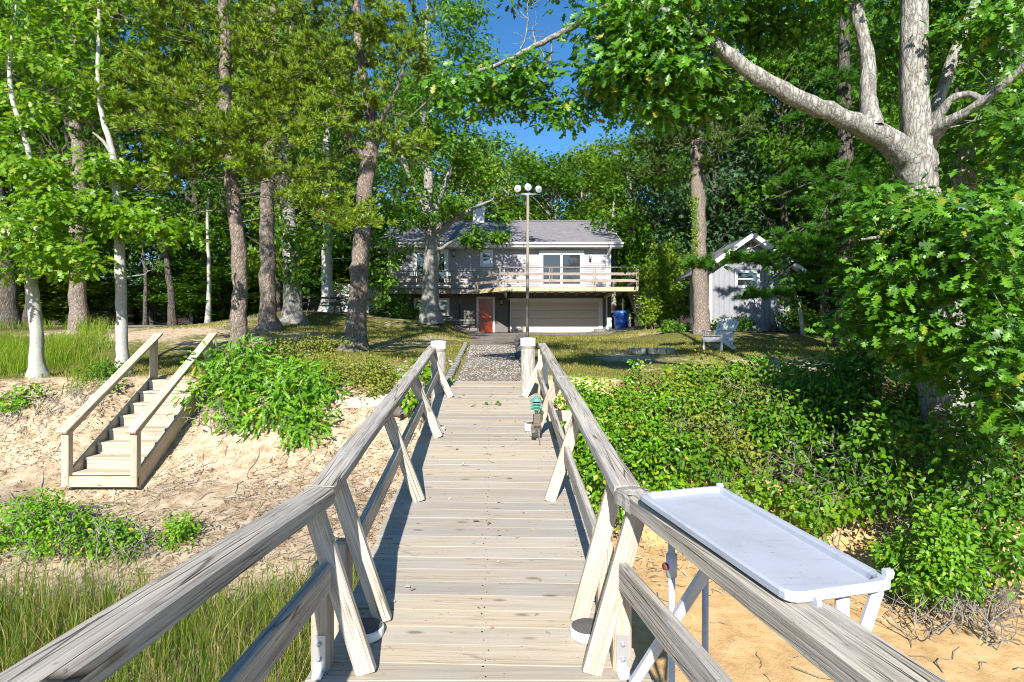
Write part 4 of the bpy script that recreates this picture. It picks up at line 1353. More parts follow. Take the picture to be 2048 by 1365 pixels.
# piles with white metal caps: two tall ones at the top, four stubs level with the deck
def pile(x, Y, top, r, depth, cap=.10):
    z0 = float(H(x, Y)) - .4
    o = cyl('pile', (x, Y, z0), (x, Y, top), r * 1.08, M['pile'], dock, r, 20)
    lathe('cap', [(r + .008, top - cap), (r + .010, top - .02), (r + .010, top + .002), (r + .002, top + .010)], (x, Y, 0), M['white'], o, 24, False)
    lathe('cap_top', [(r + .002, top + .010), (r * .5, top + .020), (0, top + .024)], (x, Y, 0), M['white_worn'] if cap > .09 else M['edge_stone'], o, 24)
    if cap > .09:
        lathe('rust_band', [(r + .003, top - cap - .035), (r + .0035, top - cap + .01)], (x, Y, 0), M['rust'], o, 20)
    return o
pile((877 - CX) / F * 8.45, 8.45, CAMZ + (CY - 684) / F * 8.45, .105, 1, .11)
pile((1056 - CX) / F * 8.45, 8.45, CAMZ + (CY - 678) / F * 8.45, .105, 1, .11)
pile(-.765, 2.95, zd(2.95) + .035, .09, 1, .035)
pile(.395, 2.95, zd(2.95) + .035, .085, 1, .035)
pile(-.85, 6.5, zd(6.5) + .05, .075, 1, .06)
pile(.235, 6.45, zd(6.45) + .10, .085, 1, .07)
beam('cross_beam', (xc(7.5) - .7, 7.5, zd(7.5) - .09), (.80, 7.5, zd(7.5) - .09), .09, .14, M['brace'], dock)
beam('outrigger_brace', (.77, 7.46, zd(7.5) - .16), (.42, 7.0, zd(7.0) - .55), .09, .04, M['brace'], dock)
# curved white metal plate beside the right end pile
pl = MB(); Yp = 8.55
prof = [(1076, 700), (1084, 696), (1092, 712), (1096, 735), (1095, 768), (1086, 768), (1085, 742), (1076, 722)]
pv = [P(a, b_, Yp) for a, b_ in prof]
n = len(pv)
np_obj('end_plate', [tuple(v) for v in pv] + [(v.x, v.y + .012, v.z) for v in pv],
       [np.array([list(range(n))[::-1], [n + i for i in range(n)]]), np.array([[i, (i + 1) % n, n + (i + 1) % n, n + i] for i in range(n)])], M['white'], dock)

# ---------------------------------------------------------------- green path light hung on the railing
GX, GY = (1073 - CX) / F * 6.0, 6.0
gz = CAMZ + (CY - 800) / F * GY
pl_ = thing('path_light', (GX, GY, zd(6.0)), 'small verdigris green pagoda path light hanging on the right railing', 'path light')
lathe('lamp_hood', [(0, .045), (.012, .043), (.03, .02), (.072, -.012), (.07, -.016), (.02, -.010)], (GX, GY, gz), M['copper_green'], pl_, 20)
for k in range(2):
    lathe('tier', [(.028, -.022 - k * .030), (.066, -.040 - k * .030), (.064, -.044 - k * .030), (.024, -.034 - k * .030)], (GX, GY, gz), M['copper_green'], pl_, 20)
lathe('lamp_glass', [(.026, -.012), (.026, -.095)], (GX, GY, gz), M['lamp_glass'], pl_, 14)
lathe('base', [(.03, -.085), (.058, -.092), (.056, -.10), (.02, -.115), (.018, -.15), (0, -.15)], (GX, GY, gz), M['copper_green'], pl_, 18)
block('holder', (GX + .005, GY, gz - .215), (.075, .07, .13), M['dark_wood'], pl_, .1, .006)
sk = MB(); 
for dx, dy in ((.011, 0), (0, .011)):
    b0 = sk.verts([(GX + .02 - dx, GY - dy, gz - .28), (GX + .02 + dx, GY + dy, gz - .28), (GX + .045, GY, gz - .575)])
    sk.F3.append([b0, b0 + 1, b0 + 2]); 
sk.bar((GX + .02, GY, gz - .27), (GX + .042, GY, gz - .56), .016, .016, (0, 1, 0))
sk.build('stake', M['dark_wood'], pl_)
block('clamp', (GX - .035, GY + .02, gz - .30), (.05, .05, .09), M['dark_wood'], pl_)

# ---------------------------------------------------------------- white cleaning table beside the right rail
TZ = CAMZ - .645
TL, TR, BR_, BL = [Vector(((px - CX) / F * Y, Y, TZ)) for px, Y in ((1275, 2.424), (1440, 2.551), (1795, 1.536), (1580, 1.446))]
tb = thing('cleaning_table', ((TL + BR_) / 2), 'white fish cleaning table with raised rim standing beside the right rail', 'cleaning table')
def inset(pts, d):
    n = len(pts); out = []
    for i in range(n):
        a, b_, c = pts[i - 1], pts[i], pts[(i + 1) % n]
        u = (b_ - a).normalized(); w = (c - b_).normalized()
        out.append(b_ + (w - u).normalized() * d * 1.35)
    return out
def rounded(pts, r, k=4):
    out = []
    n = len(pts)
    for i in range(n):
        a, b_, c = pts[i - 1], pts[i], pts[(i + 1) % n]
        p = b_ + (a - b_).normalized() * r; q = b_ + (c - b_).normalized() * r
        for j in range(k + 1):
            t = j / k
            out.append(p * (1 - t) ** 2 + b_ * 2 * t * (1 - t) + q * t * t)
    return out
quad_ = [BL, BR_, TR, TL]
loops = []
for d, dz in ((.012, -.033), (0, -.024), (0, -.006), (.008, 0), (.022, 0), (.030, -.006), (.036, -.020)):
    loops.append([p + Vector((0, 0, dz)) for p in rounded(inset(quad_, d), .045)])
V = [tuple(p) for lp_ in loops for p in lp_]; n = len(loops[0])
Fq = [[i*n + j, i*n + (j+1) % n, (i+1)*n + (j+1) % n, (i+1)*n + j] for i in range(len(loops) - 1) for j in range(n)]
caps = [[(len(loops) - 1) * n + j for j in range(n)], [j for j in range(n)][::-1]]
np_obj('table_top', V, [np.array(Fq), np.array(caps)], M['table'], tb)
def lug(c, d):
    d = Vector(d).normalized(); s_ = Vector((-d.y, d.x, 0))
    m = MB(); pr = [(-.01, .0), (.014, 0), (.020, -.010), (.014, -.026), (-.01, -.030)]
    v = [c + d * a + Vector((0, 0, b_)) for a, b_ in pr]
    k = len(v); b0 = m.verts([tuple(p - s_ * .007) for p in v] + [tuple(p + s_ * .007) for p in v])
    me = np_obj('lug', np.concatenate(m.V), [np.array([[i for i in range(k)], [k + i for i in range(k)][::-1]]), np.array([[i, (i + 1) % k, k + (i + 1) % k, k + i] for i in range(k)])], M['white_worn'], tb)
e1 = (BL - TL).normalized()
lug(BL.lerp(BR_, .22) + Vector((0, 0, -.012)), e1); lug(BL.lerp(BR_, .985) + Vector((-.005, .03, .018)), (1, .25, 0)); lug(TR + Vector((-.012, -.02, .012)), (1, .25, 0))
# legs, diagonal, water pipe with valve, gusset
def at(px, Y): return (px - CX) / F * Y
beam('diagonal_brace', (.80, 2.06, TZ - .04), (.535, 2.52, CAMZ - 1.52), .042, .034, M['white_worn'], tb, up=(0, 1, 0))
sandz = float(H(.8, 1.8)) - .3
cyl('pipe', (.648, 2.31, sandz), (.648, 2.31, TZ - .05), .014, M['white_worn'], tb, n=12)
cyl('pipe_coupling', (.648, 2.31, CAMZ - .955), (.648, 2.31, CAMZ - .865), .022, M['white_worn'], tb, n=12)
vlv = cyl('valve', (.640, 2.31, CAMZ - .915), (.615, 2.30, CAMZ - .912), .014, M['valve'], tb, n=12)
cyl('leg', (.905, 1.56, sandz), (.905, 1.56, TZ - .034), .018, M['white_worn'], tb, n=14)
cyl('leg', (.83, 2.46, sandz), (.83, 2.44, TZ - .034), .014, M['white_worn'], tb, n=14)
beam('gusset', (1.03, 1.60, TZ - .05), (.94, 1.57, TZ - .25), .034, .022, M['white_worn'], tb, up=(0, 1, 0))

# ---------------------------------------------------------------- wooden steps up the bank on the left
SX0, SX1, SY0, SY1 = -6.26, -5.30, 8.05, 9.86
SZ0, SZ1 = CAMZ - 1.86, CAMZ - .665
st = thing('beach_stairs', (-5.78, 8.1, SZ0 - .15), 'short flight of pale wooden steps with two handrails climbing the sandy bank', 'stairs')
nt_s = 8
for k in range(nt_s):
    t = k / (nt_s - 1.0)
    yy = SY0 + .12 + (SY1 - SY0 - .12) * t; zz = SZ0 + (SZ1 - SZ0) * t
    block('tread', ((SX0 + SX1) / 2, yy, zz - .019), (SX1 - SX0 - .095, .275, .038), M['new_wood'], st)
    if k: block('riser', ((SX0 + SX1) / 2, yy - .115, zz - .108), (SX1 - SX0 - .10, .022, .138), M['new_wood'], st)
block('kick_board', ((SX0 + SX1) / 2, SY0 - .055, SZ0 - .115), (SX1 - SX0 + .10, .04, .15), M['new_wood'], st)
for x in (SX0, SX1):
    beam('stringer', (x, SY0 - .02, SZ0 - .16), (x, SY1 + .12, SZ1 - .06), .042, .30, M['new_wood'], st)
    xo = x + (.0 if x < -5.8 else .0)
    beam('post', (xo, SY0 - .04, SZ0 - .19), (xo, SY0 - .04, SZ0 + .60), .10, .10, M['new_wood'], st, up=(0, 1, 0), bev=.008)
    beam('post', (xo, SY1 + .08, SZ1 - .30), (xo, SY1 + .08, SZ1 + .70), .10, .10, M['new_wood'], st, up=(0, 1, 0), bev=.008)
    beam('handrail', (xo, SY0 - .15, SZ0 + .585), (xo, SY1 + .24, SZ1 + .80), .145, .042, M['new_wood'], st, bev=.008)
    beam('under_rail', (xo, SY0 + .02, SZ0 + .60), (xo, SY1 + .06, SZ1 + .665), .040, .09, M['new_wood'], st)

# ---------------------------------------------------------------- driftwood sill and dark log in the top of the bank
def log(name, a, b, r, mat, label):
    a, b = Vector(a), Vector(b)
    pts = [a.lerp(b, t) + Vector((0, RNG.normal() * .02, RNG.normal() * .02)) for t in np.linspace(0, 1, 9)]
    V, Fq = tube_arrays(pts, (r * (1 + RNG.normal(size=(9, 10)) * .07)), 10)
    m = MB(); m.verts(V); m.F4 = Fq.tolist()
    for ring, fl_ in ((0, 1), (8, 0)):
        ctr = m.verts([tuple(pts[ring])])
        for k in range(10):
            f = [ring * 10 + k, ring * 10 + (k + 1) % 10, ctr]; m.F3.append(f[::-1] if fl_ else f)
    o = m.build(name, mat, None, True, origin=a)
    return tag(o, label, 'log')
log('driftwood_log', P(572, 818, 9.3), P(800, 800, 9.3), .11, M['brace'], 'pale bleached log lying along the top of the bank under the shrubs')
log('driftwood_log', P(772, 828, 9.15), P(840, 818, 9.2), .09, M['dark_wood'], 'short dark rotten log in the bank beside the boardwalk')
log('driftwood_log', P(1740, 1290, 5.3), P(1765, 1245, 5.6), .035, M['brace'], 'small broken stick at the foot of the right bank')
# ---------------------------------------------------------------- trees
FINE, MID, OVAL, OVALF, CLUMP = leaf_oak_fine(), leaf_oak_mid(), leaf_oval(), leaf_oval_fold(), leaf_clump()
NARROW = leaf_oak_fine(.62)

def make_oak(t, regions, leaf_mat, size, n_leaf, template=MID, near=0, near_mat=None, near_template=None, reach_kw=None, skip=0, flat=.55):
    """regions: (px, py, rx, ry, Y, dY, clumps, clump radius)."""
    CC, SZ, NR, LE = [], [], [], []
    reach_kw = reach_kw or {}
    cl = []
    for (px, py, rx, ry, Y, dY, n, r) in regions:
        for c in ell(px, py, rx, ry, Y, dY, n, t.rng):
            cl.append((c, r))
    ref = t.pts[-1]
    cl.sort(key=lambda a: np.min(np.linalg.norm(t.pts - a[0], axis=1)))
    for c, r in cl:
        if c[2] < float(H(c[0], c[1])) + .25: c[2] = float(H(c[0], c[1])) + .25 + abs(t.rng.normal()) * .2
        q = t.reach(c, skip=skip, **reach_kw)
        a = oak_clump(t, c, q, r, int(n_leaf * t.rng.uniform(.7, 1.3)), size, flat)
        CC.append(a[0]); SZ.append(a[1]); NR.append(a[2]); LE.append(a[3])
    CC, SZ, NR, LE = map(np.concatenate, (CC, SZ, NR, LE))
    t.finish_wood()
    if near:
        keep = leaf_parts(t.root, CC, SZ, NR, LE, near_template or template, near_mat or leaf_mat, t.rng, near)
        CC, SZ, NR, LE = CC[keep], SZ[keep], NR[keep], LE[keep]
    if near_template is not None:              # leaves close to the lens get the finer outline
        d = CC[:, 1]; cl_ = d < np.percentile(d, 45)
        V1, F1 = leaves(CC[cl_], SZ[cl_], NR[cl_], near_template, t.rng, LE[cl_])
        V2, F2 = leaves(CC[~cl_], SZ[~cl_], NR[~cl_], template, t.rng, LE[~cl_])
        np_obj('crown', np.concatenate([V1, V2]), [F1, F2 + len(V1)], leaf_mat, t.root, False, 'stuff')
    else:
        V, Fq = leaves(CC, SZ, NR, template, t.rng, LE)
        np_obj('crown', V, Fq, leaf_mat, t.root, False, 'stuff')
    return len(CC)

def make_pine(t, regions, mat, length=.13, spread=.45, n_tw=6, per=5, needles=24, width=.006, half=75, droop=0.0, lift=.25, reach_kw=None, skip=0):
    CS, DS = [], []
    cl = []
    for (px, py, rx, ry, Y, dY, n) in regions:
        cl += [c for c in ell(px, py, rx, ry, Y, dY, n, t.rng)]
    cl.sort(key=lambda a: np.min(np.linalg.norm(t.pts - a, axis=1)))
    kw = dict(arch=-.06, below=.8, rmax=.05, k=.012)
    kw.update(reach_kw or {})
    for c in cl:
        q = t.reach(c, skip=skip, **kw)
        cs, ds = pine_clump(t, c, q, spread, n_tw, per, c - q[0], lift)
        CS += cs; DS += ds
    t.finish_wood()
    V, Fq = tufts(np.array(CS), np.array(DS), length, t.rng, needles, width, half, droop)
    np_obj('crown', V, Fq, mat, t.root, False, 'stuff')
    return len(CS)

def gbase(px, py, Y, sink=.1):
    """Foot of a trunk: the pixel's direction at distance Y, set on the ground."""
    p = P(px, py, Y); p.z = float(H(p.x, p.y)) - sink
    return p
def trunk(t, base, pix, Y, radii, n=12, wob=.12, flare=.5):
    pts = [base] + [P(px, py, yy) for (px, py, *o) in pix for yy in [o[0] if o else Y]]
    return t.limb(pts, radii, n, wob, flare=flare)

# --- the big oak on the right bank
b = gbase(1905, 960, 7.4, .3)
T = Tree('oak_tree', b, 'huge pale barked oak forking above the right bank, its limb reaching over the lawn', BK['oak'], 101)
trunk(T, b, [(1895, 800), (1880, 620), (1850, 440), (1840, 390), (1834, 330)], 7.3, [.36, .31, .26, .235, .22, .10], 16, .05, .5)
T.limb([P(1842, 400, 7.3), P(1835, 320, 7.3), P(1830, 200, 7.35), P(1828, 60, 7.4), P(1822, -120, 7.5), P(1800, -420, 7.7), P(1790, -800, 8)], [.19, .195, .165, .155, .13, .09, .03], 14, .05)
T.limb([P(1840, 390, 7.3), P(1818, 318, 7.22), P(1775, 277, 7.1), P(1690, 238, 6.9), P(1600, 200, 6.8), P(1510, 150, 6.7), P(1430, 90, 6.65), P(1370, 45, 6.7), P(1290, 5, 6.9), P(1215, 8, 7.1)], [.16, .175, .145, .11, .10, .088, .078, .068, .05, .042], 14, .05)
T.limb([P(1215, 8, 7.1), P(1145, 55, 7.2), P(1070, 92, 7.3), P(1010, 125, 7.4), P(950, 145, 7.6), P(880, 180, 7.9), P(820, 235, 8.2)], [.045, .04, .032, .028, .022, .014, .006], 8, .15)
T.limb([P(1745, 258, 7.0), P(1735, 200, 7.1), P(1738, 120, 7.2), P(1715, 30, 7.3), P(1690, -80, 7.4), P(1650, -350, 7.6)], [.13, .095, .085, .075, .06, .02], 12, .05)
T.limb([P(1850, 290, 7.3), P(1880, 225, 7.1), P(1905, 195, 7.0), P(1940, 186, 6.9), P(1975, 205, 6.7)], [.10, .055, .045, .04, .03], 10, .05)
T.limb([P(1855, 290, 7.3), P(1885, 250, 7.0), P(1950, 215, 6.7), P(2020, 160, 6.4), P(2120, 60, 6.0)], [.10, .07, .055, .04, .02], 10, .05)
T.limb([P(1845, 300, 7.4), P(1900, 130, 7.6), P(1960, -20, 7.7), P(2050, -200, 7.8)], [.09, .07, .05, .02], 10, .05)
T.limb([P(1870, 470, 7.3), P(1920, 440, 6.6), P(1960, 470, 5.8), P(1930, 520, 5.2)], [.06, .04, .03, .015], 8, .05)
T.limb([P(1872, 520, 7.2), P(1790, 470, 6.5), P(1720, 480, 5.9)], [.05, .03, .012], 8, .05)
T.bare_twigs([(P(1070, 92, 7.3), (-.1, .1, .5)), (P(1075, 90, 7.3), (.3, 0, -.6)), (P(1010, 125, 7.4), (.2, -.1, -.7)), (P(1100, 75, 7.3), (.15, 0, -.8)), (P(1550, 170, 6.75), (-.3, .2, .5)), (P(1880, 260, 7.1), (.9, 0, -.15)), (P(1890, 560, 7.1), (-.4, -.3, .3)), (P(1040, 100, 7.35), (0, 0, .7))], .9, 6, .012)
nl = make_oak(T, [
    (1255, 120, 95, 90, 7.0, .7, 26, .30), (1325, 140, 65, 85, 6.7, .6, 24, .28), (1330, 45, 150, 50, 6.8, .9, 26, .32), (1370, 215, 50, 35, 7.3, .4, 9, .24), (1420, 150, 40, 40, 7.5, .3, 7, .24), (1215, 195, 25, 35, 7.1, .3, 4, .20),
    (1060, 180, 75, 45, 7.4, .4, 11, .22), (930, 200, 60, 60, 7.9, .4, 9, .24), (1130, 225, 45, 30, 7.3, .3, 5, .2), (960, 195, 70, 50, 7.7, .5, 10, .24), (1500, 50, 90, 55, 7.9, .4, 18, .28), (1590, 15, 90, 50, 7.7, .6, 16, .30), (1440, 200, 40, 30, 7.2, .3, 5, .22),
    (1970, 70, 110, 110, 8.0, .7, 36, .34), (2000, 240, 60, 80, 8.0, .6, 20, .32), (1785, 60, 50, 60, 8.4, .4, 10, .30), (1900, 20, 80, 60, 8.3, .5, 14, .3), (2030, 260, 30, 80, 6.2, .4, 7, .22), (2000, 60, 60, 60, 6.6, .4, 8, .24), (1900, 60, 30, 40, 7.0, .2, 3, .2), (1660, -60, 120, 60, 7.2, 1, 14, .34), (1880, -150, 220, 90, 7.6, 1.4, 20, .40), (1400, -90, 250, 70, 7.0, 1.3, 34, .38), (1080, -110, 170, 70, 7.8, 1.0, 26, .36), (1150, -300, 320, 110, 8.2, 1.6, 44, .45), (2000, -200, 200, 150, 7.5, 1.6, 26, .45),  # clumps above the view are added to shade path and lawn
    (1960, 420, 90, 50, 6.3, .7, 22, .25), (1830, 455, 95, 55, 6.4, .7, 20, .24), (1970, 530, 90, 90, 5.8, .7, 26, .24), (1800, 570, 85, 75, 6.5, .6, 19, .24), (1890, 480, 110, 80, 6.0, .7, 20, .24), (1745, 650, 60, 60, 6.8, .6, 13, .22), (2010, 680, 60, 90, 5.4, .6, 16, .22), (1860, 640, 60, 35, 6.2, .5, 6, .2), (2010, 810, 50, 60, 5.4, .5, 10, .2), (1765, 395, 40, 25, 6.9, .3, 5, .20), (1960, 730, 60, 50, 6.0, .5, 8, .2), (1870, 730, 60, 50, 6.6, .3, 7, .18), (1990, 640, 60, 80, 8.6, .7, 16, .3)],
    LF['oak_near'], .128, 50, MID, 300, LF['oak_near'], FINE, dict(arch=.06, below=.3, rmax=.03, k=.009))
print('right oak leaves', nl)

# --- second thick stem behind it on the right
b = gbase(1960, 900, 9.2, .2)
T = Tree('oak_tree', b, 'slanting grey oak stem behind the huge forked oak at the right edge', BK['oak'], 102)
trunk(T, b, [(1925, 560), (1925, 330), (1975, 180), (2060, -60)], 9.2, [.22, .18, .15, .12, .05], 12, .08)
make_oak(T, [(1990, 330, 110, 120, 9.4, 1.0, 26, .4), (1900, 520, 120, 100, 9.2, 1.0, 18, .4), (2050, 80, 120, 150, 9.4, 1.2, 24, .45), (2000, 620, 90, 90, 8.8, .8, 14, .35)], LF['oak'], .15, 60, MID)

# --- pale oaks on the left
b = gbase(76, 762, 10.2)
T = Tree('oak_tree', b, 'pale smooth trunk at the far left, forking beside tall grass', BK['pale'], 103)
trunk(T, b, [(74, 680), (67, 600), (60, 535)], 10.2, [.13, .10, .095, .09], 12, .06, .5)
T.limb([P(60, 535, 10.2), P(25, 470, 10.3), P(-10, 400, 10.4), P(-40, 300, 10.6)], [.075, .055, .045, .02], 10, .08)
T.limb([P(61, 540, 10.2), P(75, 470, 10.3), P(72, 400, 10.3), P(58, 300, 10.4), P(20, 190, 10.5), P(20, 100, 10.6), P(40, -40, 10.7)], [.075, .05, .045, .045, .04, .03, .012], 10, .1)
T.bare_twigs([(P(75, 470, 10.2), (.7, -.1, .5)), (P(30, 480, 10.2), (-.3, -.1, .5))], 1.2, 5, .014)
make_oak(T, [(60, 480, 95, 60, 9.7, .8, 20, .26), (130, 520, 60, 35, 9.5, .5, 9, .22), (60, 370, 85, 60, 10.2, .9, 20, .28), (20, 280, 70, 60, 10.4, .9, 12, .28), (110, 400, 60, 40, 10.0, .6, 10, .25), (60, 130, 110, 110, 10.8, 1.2, 30, .34), (10, 20, 110, 70, 10.6, 1.0, 16, .34), (0, 500, 50, 60, 9.5, .6, 8, .25), (60, -120, 170, 100, 11, 1.6, 24, .4), (40, -330, 240, 150, 11.5, 2.2, 30, .55)], LF['oak_bright'], .14, 46, MID, reach_kw=dict(arch=.05, below=.4, rmax=.03))  # highest clumps, out of view, added to shade the left wood
b = gbase(246, 752, 10.5)
T = Tree('oak_tree', b, 'slim straight pale trunk just left of the beach stairs', BK['pale'], 104)
trunk(T, b, [(244, 680), (241, 560), (237, 450), (231, 345), (222, 290), (204, 235), (195, 150), (200, 20), (190, -120)], 10.5, [.13, .095, .088, .08, .07, .055, .045, .04, .03, .01], 12, .06, .45)
T.limb([P(226, 310, 10.5), P(205, 280, 10.4), P(185, 265, 10.3)], [.04, .028, .015], 8, .1)
T.bare_twigs([(P(238, 470, 10.5), (.9, -.1, .25)), (P(235, 420, 10.5), (-.7, -.2, -.3)), (P(241, 560, 10.5), (.8, .1, .1))], 1.0, 5, .012)
make_oak(T, [(290, 440, 90, 35, 10.0, .5, 13, .24), (215, 420, 50, 40, 10.2, .5, 8, .24), (340, 460, 50, 25, 9.9, .3, 5, .2), (230, 320, 70, 40, 10.3, .6, 9, .26), (190, 140, 90, 90, 10.6, .9, 18, .3), (240, 30, 90, 60, 10.8, .9, 12, .32), (190, -90, 150, 80, 10.8, 1.3, 16, .36), (210, -300, 200, 150, 11, 2, 18, .5), (380, 300, 40, 40, 10.8, .4, 4, .22)], LF['oak_bright'], .14, 46, MID, reach_kw=dict(arch=.05, below=.4, rmax=.03))  # top clumps above the view added for shade on wood and lawn

# --- pitch pines
b = gbase(474, 742, 11.6)
T = Tree('pine_tree', b, 'tall pitch pine with flaky grey bark rising from the shrubs right of the stairs', BK['pine'], 105)
trunk(T, b, [(477, 660), (481, 580), (476, 470), (462, 370), (455, 300), (450, 180), (452, 90), (446, -20), (445, -200), (440, -420)], 11.6, [.20, .155, .145, .135, .125, .12, .11, .10, .09, .07, .02], 14, .07, .5)
sp = []
for k in range(26):
    py = T.rng.uniform(150, 470); px = np.interp(py, [90, 180, 300, 370, 470], [452, 450, 455, 462, 476])
    a = T.rng.uniform(0, 6.28)
    sp.append((P(px, py, 11.6), (math.cos(a), math.sin(a) * .7, T.rng.uniform(-.2, .25))))
T.bare_twigs(sp, 1.5, 6, .013)
make_pine(T, [(330, 90, 130, 55, 11.2, 1.3, 26), (560, 120, 120, 50, 11.2, 1.3, 24), (420, 40, 160, 50, 11.6, 1.5, 22), (300, 165, 100, 30, 10.9, .9, 14), (590, 195, 100, 38, 11.0, 1.0, 16), (420, 225, 170, 38, 10.8, 1.0, 22), (290, 215, 70, 25, 10.8, .7, 8), (640, 260, 80, 36, 10.8, .7, 10), (400, 285, 160, 36, 10.6, .9, 22), (555, 330, 85, 50, 10.6, .8, 13), (300, 375, 65, 22, 10.6, .5, 6), (640, 400, 60, 45, 10.4, .6, 8), (700, 450, 45, 28, 10.2, .4, 6), (340, 330, 60, 25, 10.7, .5, 5), (440, -90, 200, 80, 11.6, 1.6, 26), (440, -280, 220, 130, 11.6, 2, 26)], LF['needle'], .125, .48, 5, 4, 26, .0105)  # uppermost clumps out of view, added to cast shade on the wood

b = gbase(708, 697, 16.2)
T = Tree('pine_tree', b, 'stout reddish pitch pine leaning slightly beside the boardwalk top, lichen on its foot', BK['pine'], 106)
trunk(T, b, [(713, 640), (719, 560), (724, 470), (731, 370), (739, 320), (746, 270), (741, 200), (722, 150), (716, 70), (712, -30), (705, -200), (700, -420)], 16.2, [.34, .27, .25, .235, .22, .21, .18, .16, .14, .12, .10, .08, .02], 14, .06, .5)
T.limb([P(737, 325, 16.2), P(712, 300, 16.0), P(695, 262, 15.9), P(688, 220, 15.8), P(690, 120, 15.7)], [.12, .085, .07, .06, .02], 10, .1)
T.limb([P(745, 280, 16.2), P(765, 235, 16.0), P(790, 190, 15.9), P(815, 120, 15.8)], [.09, .06, .045, .02], 8, .1)
sp = []
for k in range(22):
    py = T.rng.uniform(200, 460); px = np.interp(py, [150, 270, 370, 470], [722, 746, 731, 724])
    a = T.rng.uniform(0, 6.28)
    sp.append((P(px, py, 16.2), (math.cos(a), math.sin(a) * .7, T.rng.uniform(-.3, .2))))
T.bare_twigs(sp, 1.7, 6, .016)
make_pine(T, [(680, 60, 110, 60, 15.6, 1.6, 26), (760, 40, 110, 60, 15.8, 1.6, 24), (650, 150, 80, 45, 15.4, 1.2, 14), (700, 200, 60, 40, 15.4, 1.0, 10), (790, 130, 70, 40, 15.5, 1, 10), (610, 215, 50, 25, 15.2, .7, 6), (700, -80, 200, 90, 16, 2, 30), (700, -280, 220, 130, 16.2, 2.5, 26), (790, 300, 60, 45, 15.6, .7, 8)], LF['needle'], .16, .56, 5, 4, 24, .013)  # unseen top clumps added to shade the lawn and wood behind

b = gbase(160, 655, 20.0)
T = Tree('pine_tree', b, 'reddish pine trunk leaning in the shade behind the two pale trunks', BK['pine'], 107)
trunk(T, b, [(156, 590), (151, 520), (158, 400), (160, 330), (153, 250), (152, 190), (150, 60), (150, -150)], 20, [.29, .26, .25, .24, .23, .22, .20, .16, .12, .03], 12, .06, .25)
T.bare_twigs([(P(156, 330, 20), (T.rng.normal(), T.rng.normal() * .5, .1)) for _ in range(10)] + [(P(152, 220, 20), (T.rng.normal(), -.5, .1)) for _ in range(8)], 2.2, 6, .02)
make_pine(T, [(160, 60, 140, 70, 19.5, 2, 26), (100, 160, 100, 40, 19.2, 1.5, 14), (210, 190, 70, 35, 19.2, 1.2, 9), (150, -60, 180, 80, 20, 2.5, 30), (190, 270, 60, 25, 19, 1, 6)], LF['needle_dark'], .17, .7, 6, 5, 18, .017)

b = gbase(536, 660, 20.5)
T = Tree('pine_tree', b, 'straight dark brown pine trunk between the flaky grey pine and the stout reddish pine', BK['pine'], 108)
trunk(T, b, [(536, 600), (534, 480), (533, 390), (540, 290), (556, 240), (548, 120), (545, -50), (540, -250)], 20.5, [.33, .27, .25, .23, .20, .17, .14, .10, .03], 12, .05, .5)
T.bare_twigs([(P(534, T.rng.uniform(250, 420), 20.5), (T.rng.normal(), T.rng.normal() * .6, 0)) for _ in range(16)], 2.0, 6, .02)
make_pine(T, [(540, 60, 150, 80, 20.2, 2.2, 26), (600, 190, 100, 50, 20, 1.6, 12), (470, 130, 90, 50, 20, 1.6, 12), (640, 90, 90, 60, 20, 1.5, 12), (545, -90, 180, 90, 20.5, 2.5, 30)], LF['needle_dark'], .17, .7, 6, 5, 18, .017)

b = gbase(586, 645, 24.0)
T = Tree('oak_tree', b, 'broad grey trunk swelling at its foot beside the picnic table', BK['oak'], 109)
trunk(T, b, [(585, 600), (583, 540), (580, 470), (575, 400), (560, 280), (580, 150), (590, -50)], 24, [.44, .38, .34, .28, .24, .2, .15, .04], 14, .05, .6)
make_oak(T, [(600, 540, 45, 50, 23, 1, 8, .4), (610, 440, 70, 60, 23, 1.5, 12, .5), (560, 330, 100, 80, 23.5, 2, 20, .6), (610, 200, 120, 100, 24, 2.5, 24, .7), (600, 20, 150, 110, 24, 3, 24, .8)], LF['oak'], .20, 60, MID)

b = gbase(654, 640, 29.0)
T = Tree('oak_tree', b, 'dappled grey trunk standing in front of the white lattice fence', BK['pale'], 110)
trunk(T, b, [(655, 590), (653, 540), (656, 450), (650, 330), (660, 150)], 29, [.36, .30, .27, .24, .2, .05], 12, .05, .4)
make_oak(T, [(660, 430, 80, 60, 28.5, 2, 18, .6), (760, 560, 25, 50, 30, .8, 8, .4), (680, 300, 100, 90, 29, 2.5, 22, .8), (660, 130, 120, 110, 29, 3, 24, .9), (745, 500, 40, 60, 29, 1, 12, .5)], LF['oak'], .20, 60, MID)

# --- oak in front of the house
b = gbase(862, 640, 27.0, .1)
T = Tree('oak_tree', b, 'grey oak standing in front of the left half of the house, spreading over its roof', BK['oak'], 111)
trunk(T, b, [(861, 600), (863, 520), (866, 470), (864, 440), (858, 380), (850, 300), (846, 200), (850, 80), (860, -60)], 27.0, [.50, .40, .37, .36, .34, .24, .20, .16, .10, .03], 14, .05, .25)
T.limb([P(868, 470, 27), P(893, 452, 26.7), P(915, 435, 26.5), P(945, 418, 26.2), P(985, 400, 26.0)], [.20, .14, .12, .09, .03], 10, .08)
T.limb([P(869, 500, 27), P(884, 498, 26.6), P(900, 485, 26.4), P(935, 470, 26.2)], [.11, .08, .07, .02], 8, .08)
T.limb([P(864, 440, 27), P(885, 380, 26.9), P(920, 300, 26.8), P(950, 200, 26.8)], [.16, .13, .10, .03], 10, .08)
T.limb([P(862, 440, 27), P(830, 380, 26.9), P(800, 300, 26.8), P(780, 180, 26.8)], [.15, .12, .09, .03], 10, .08)
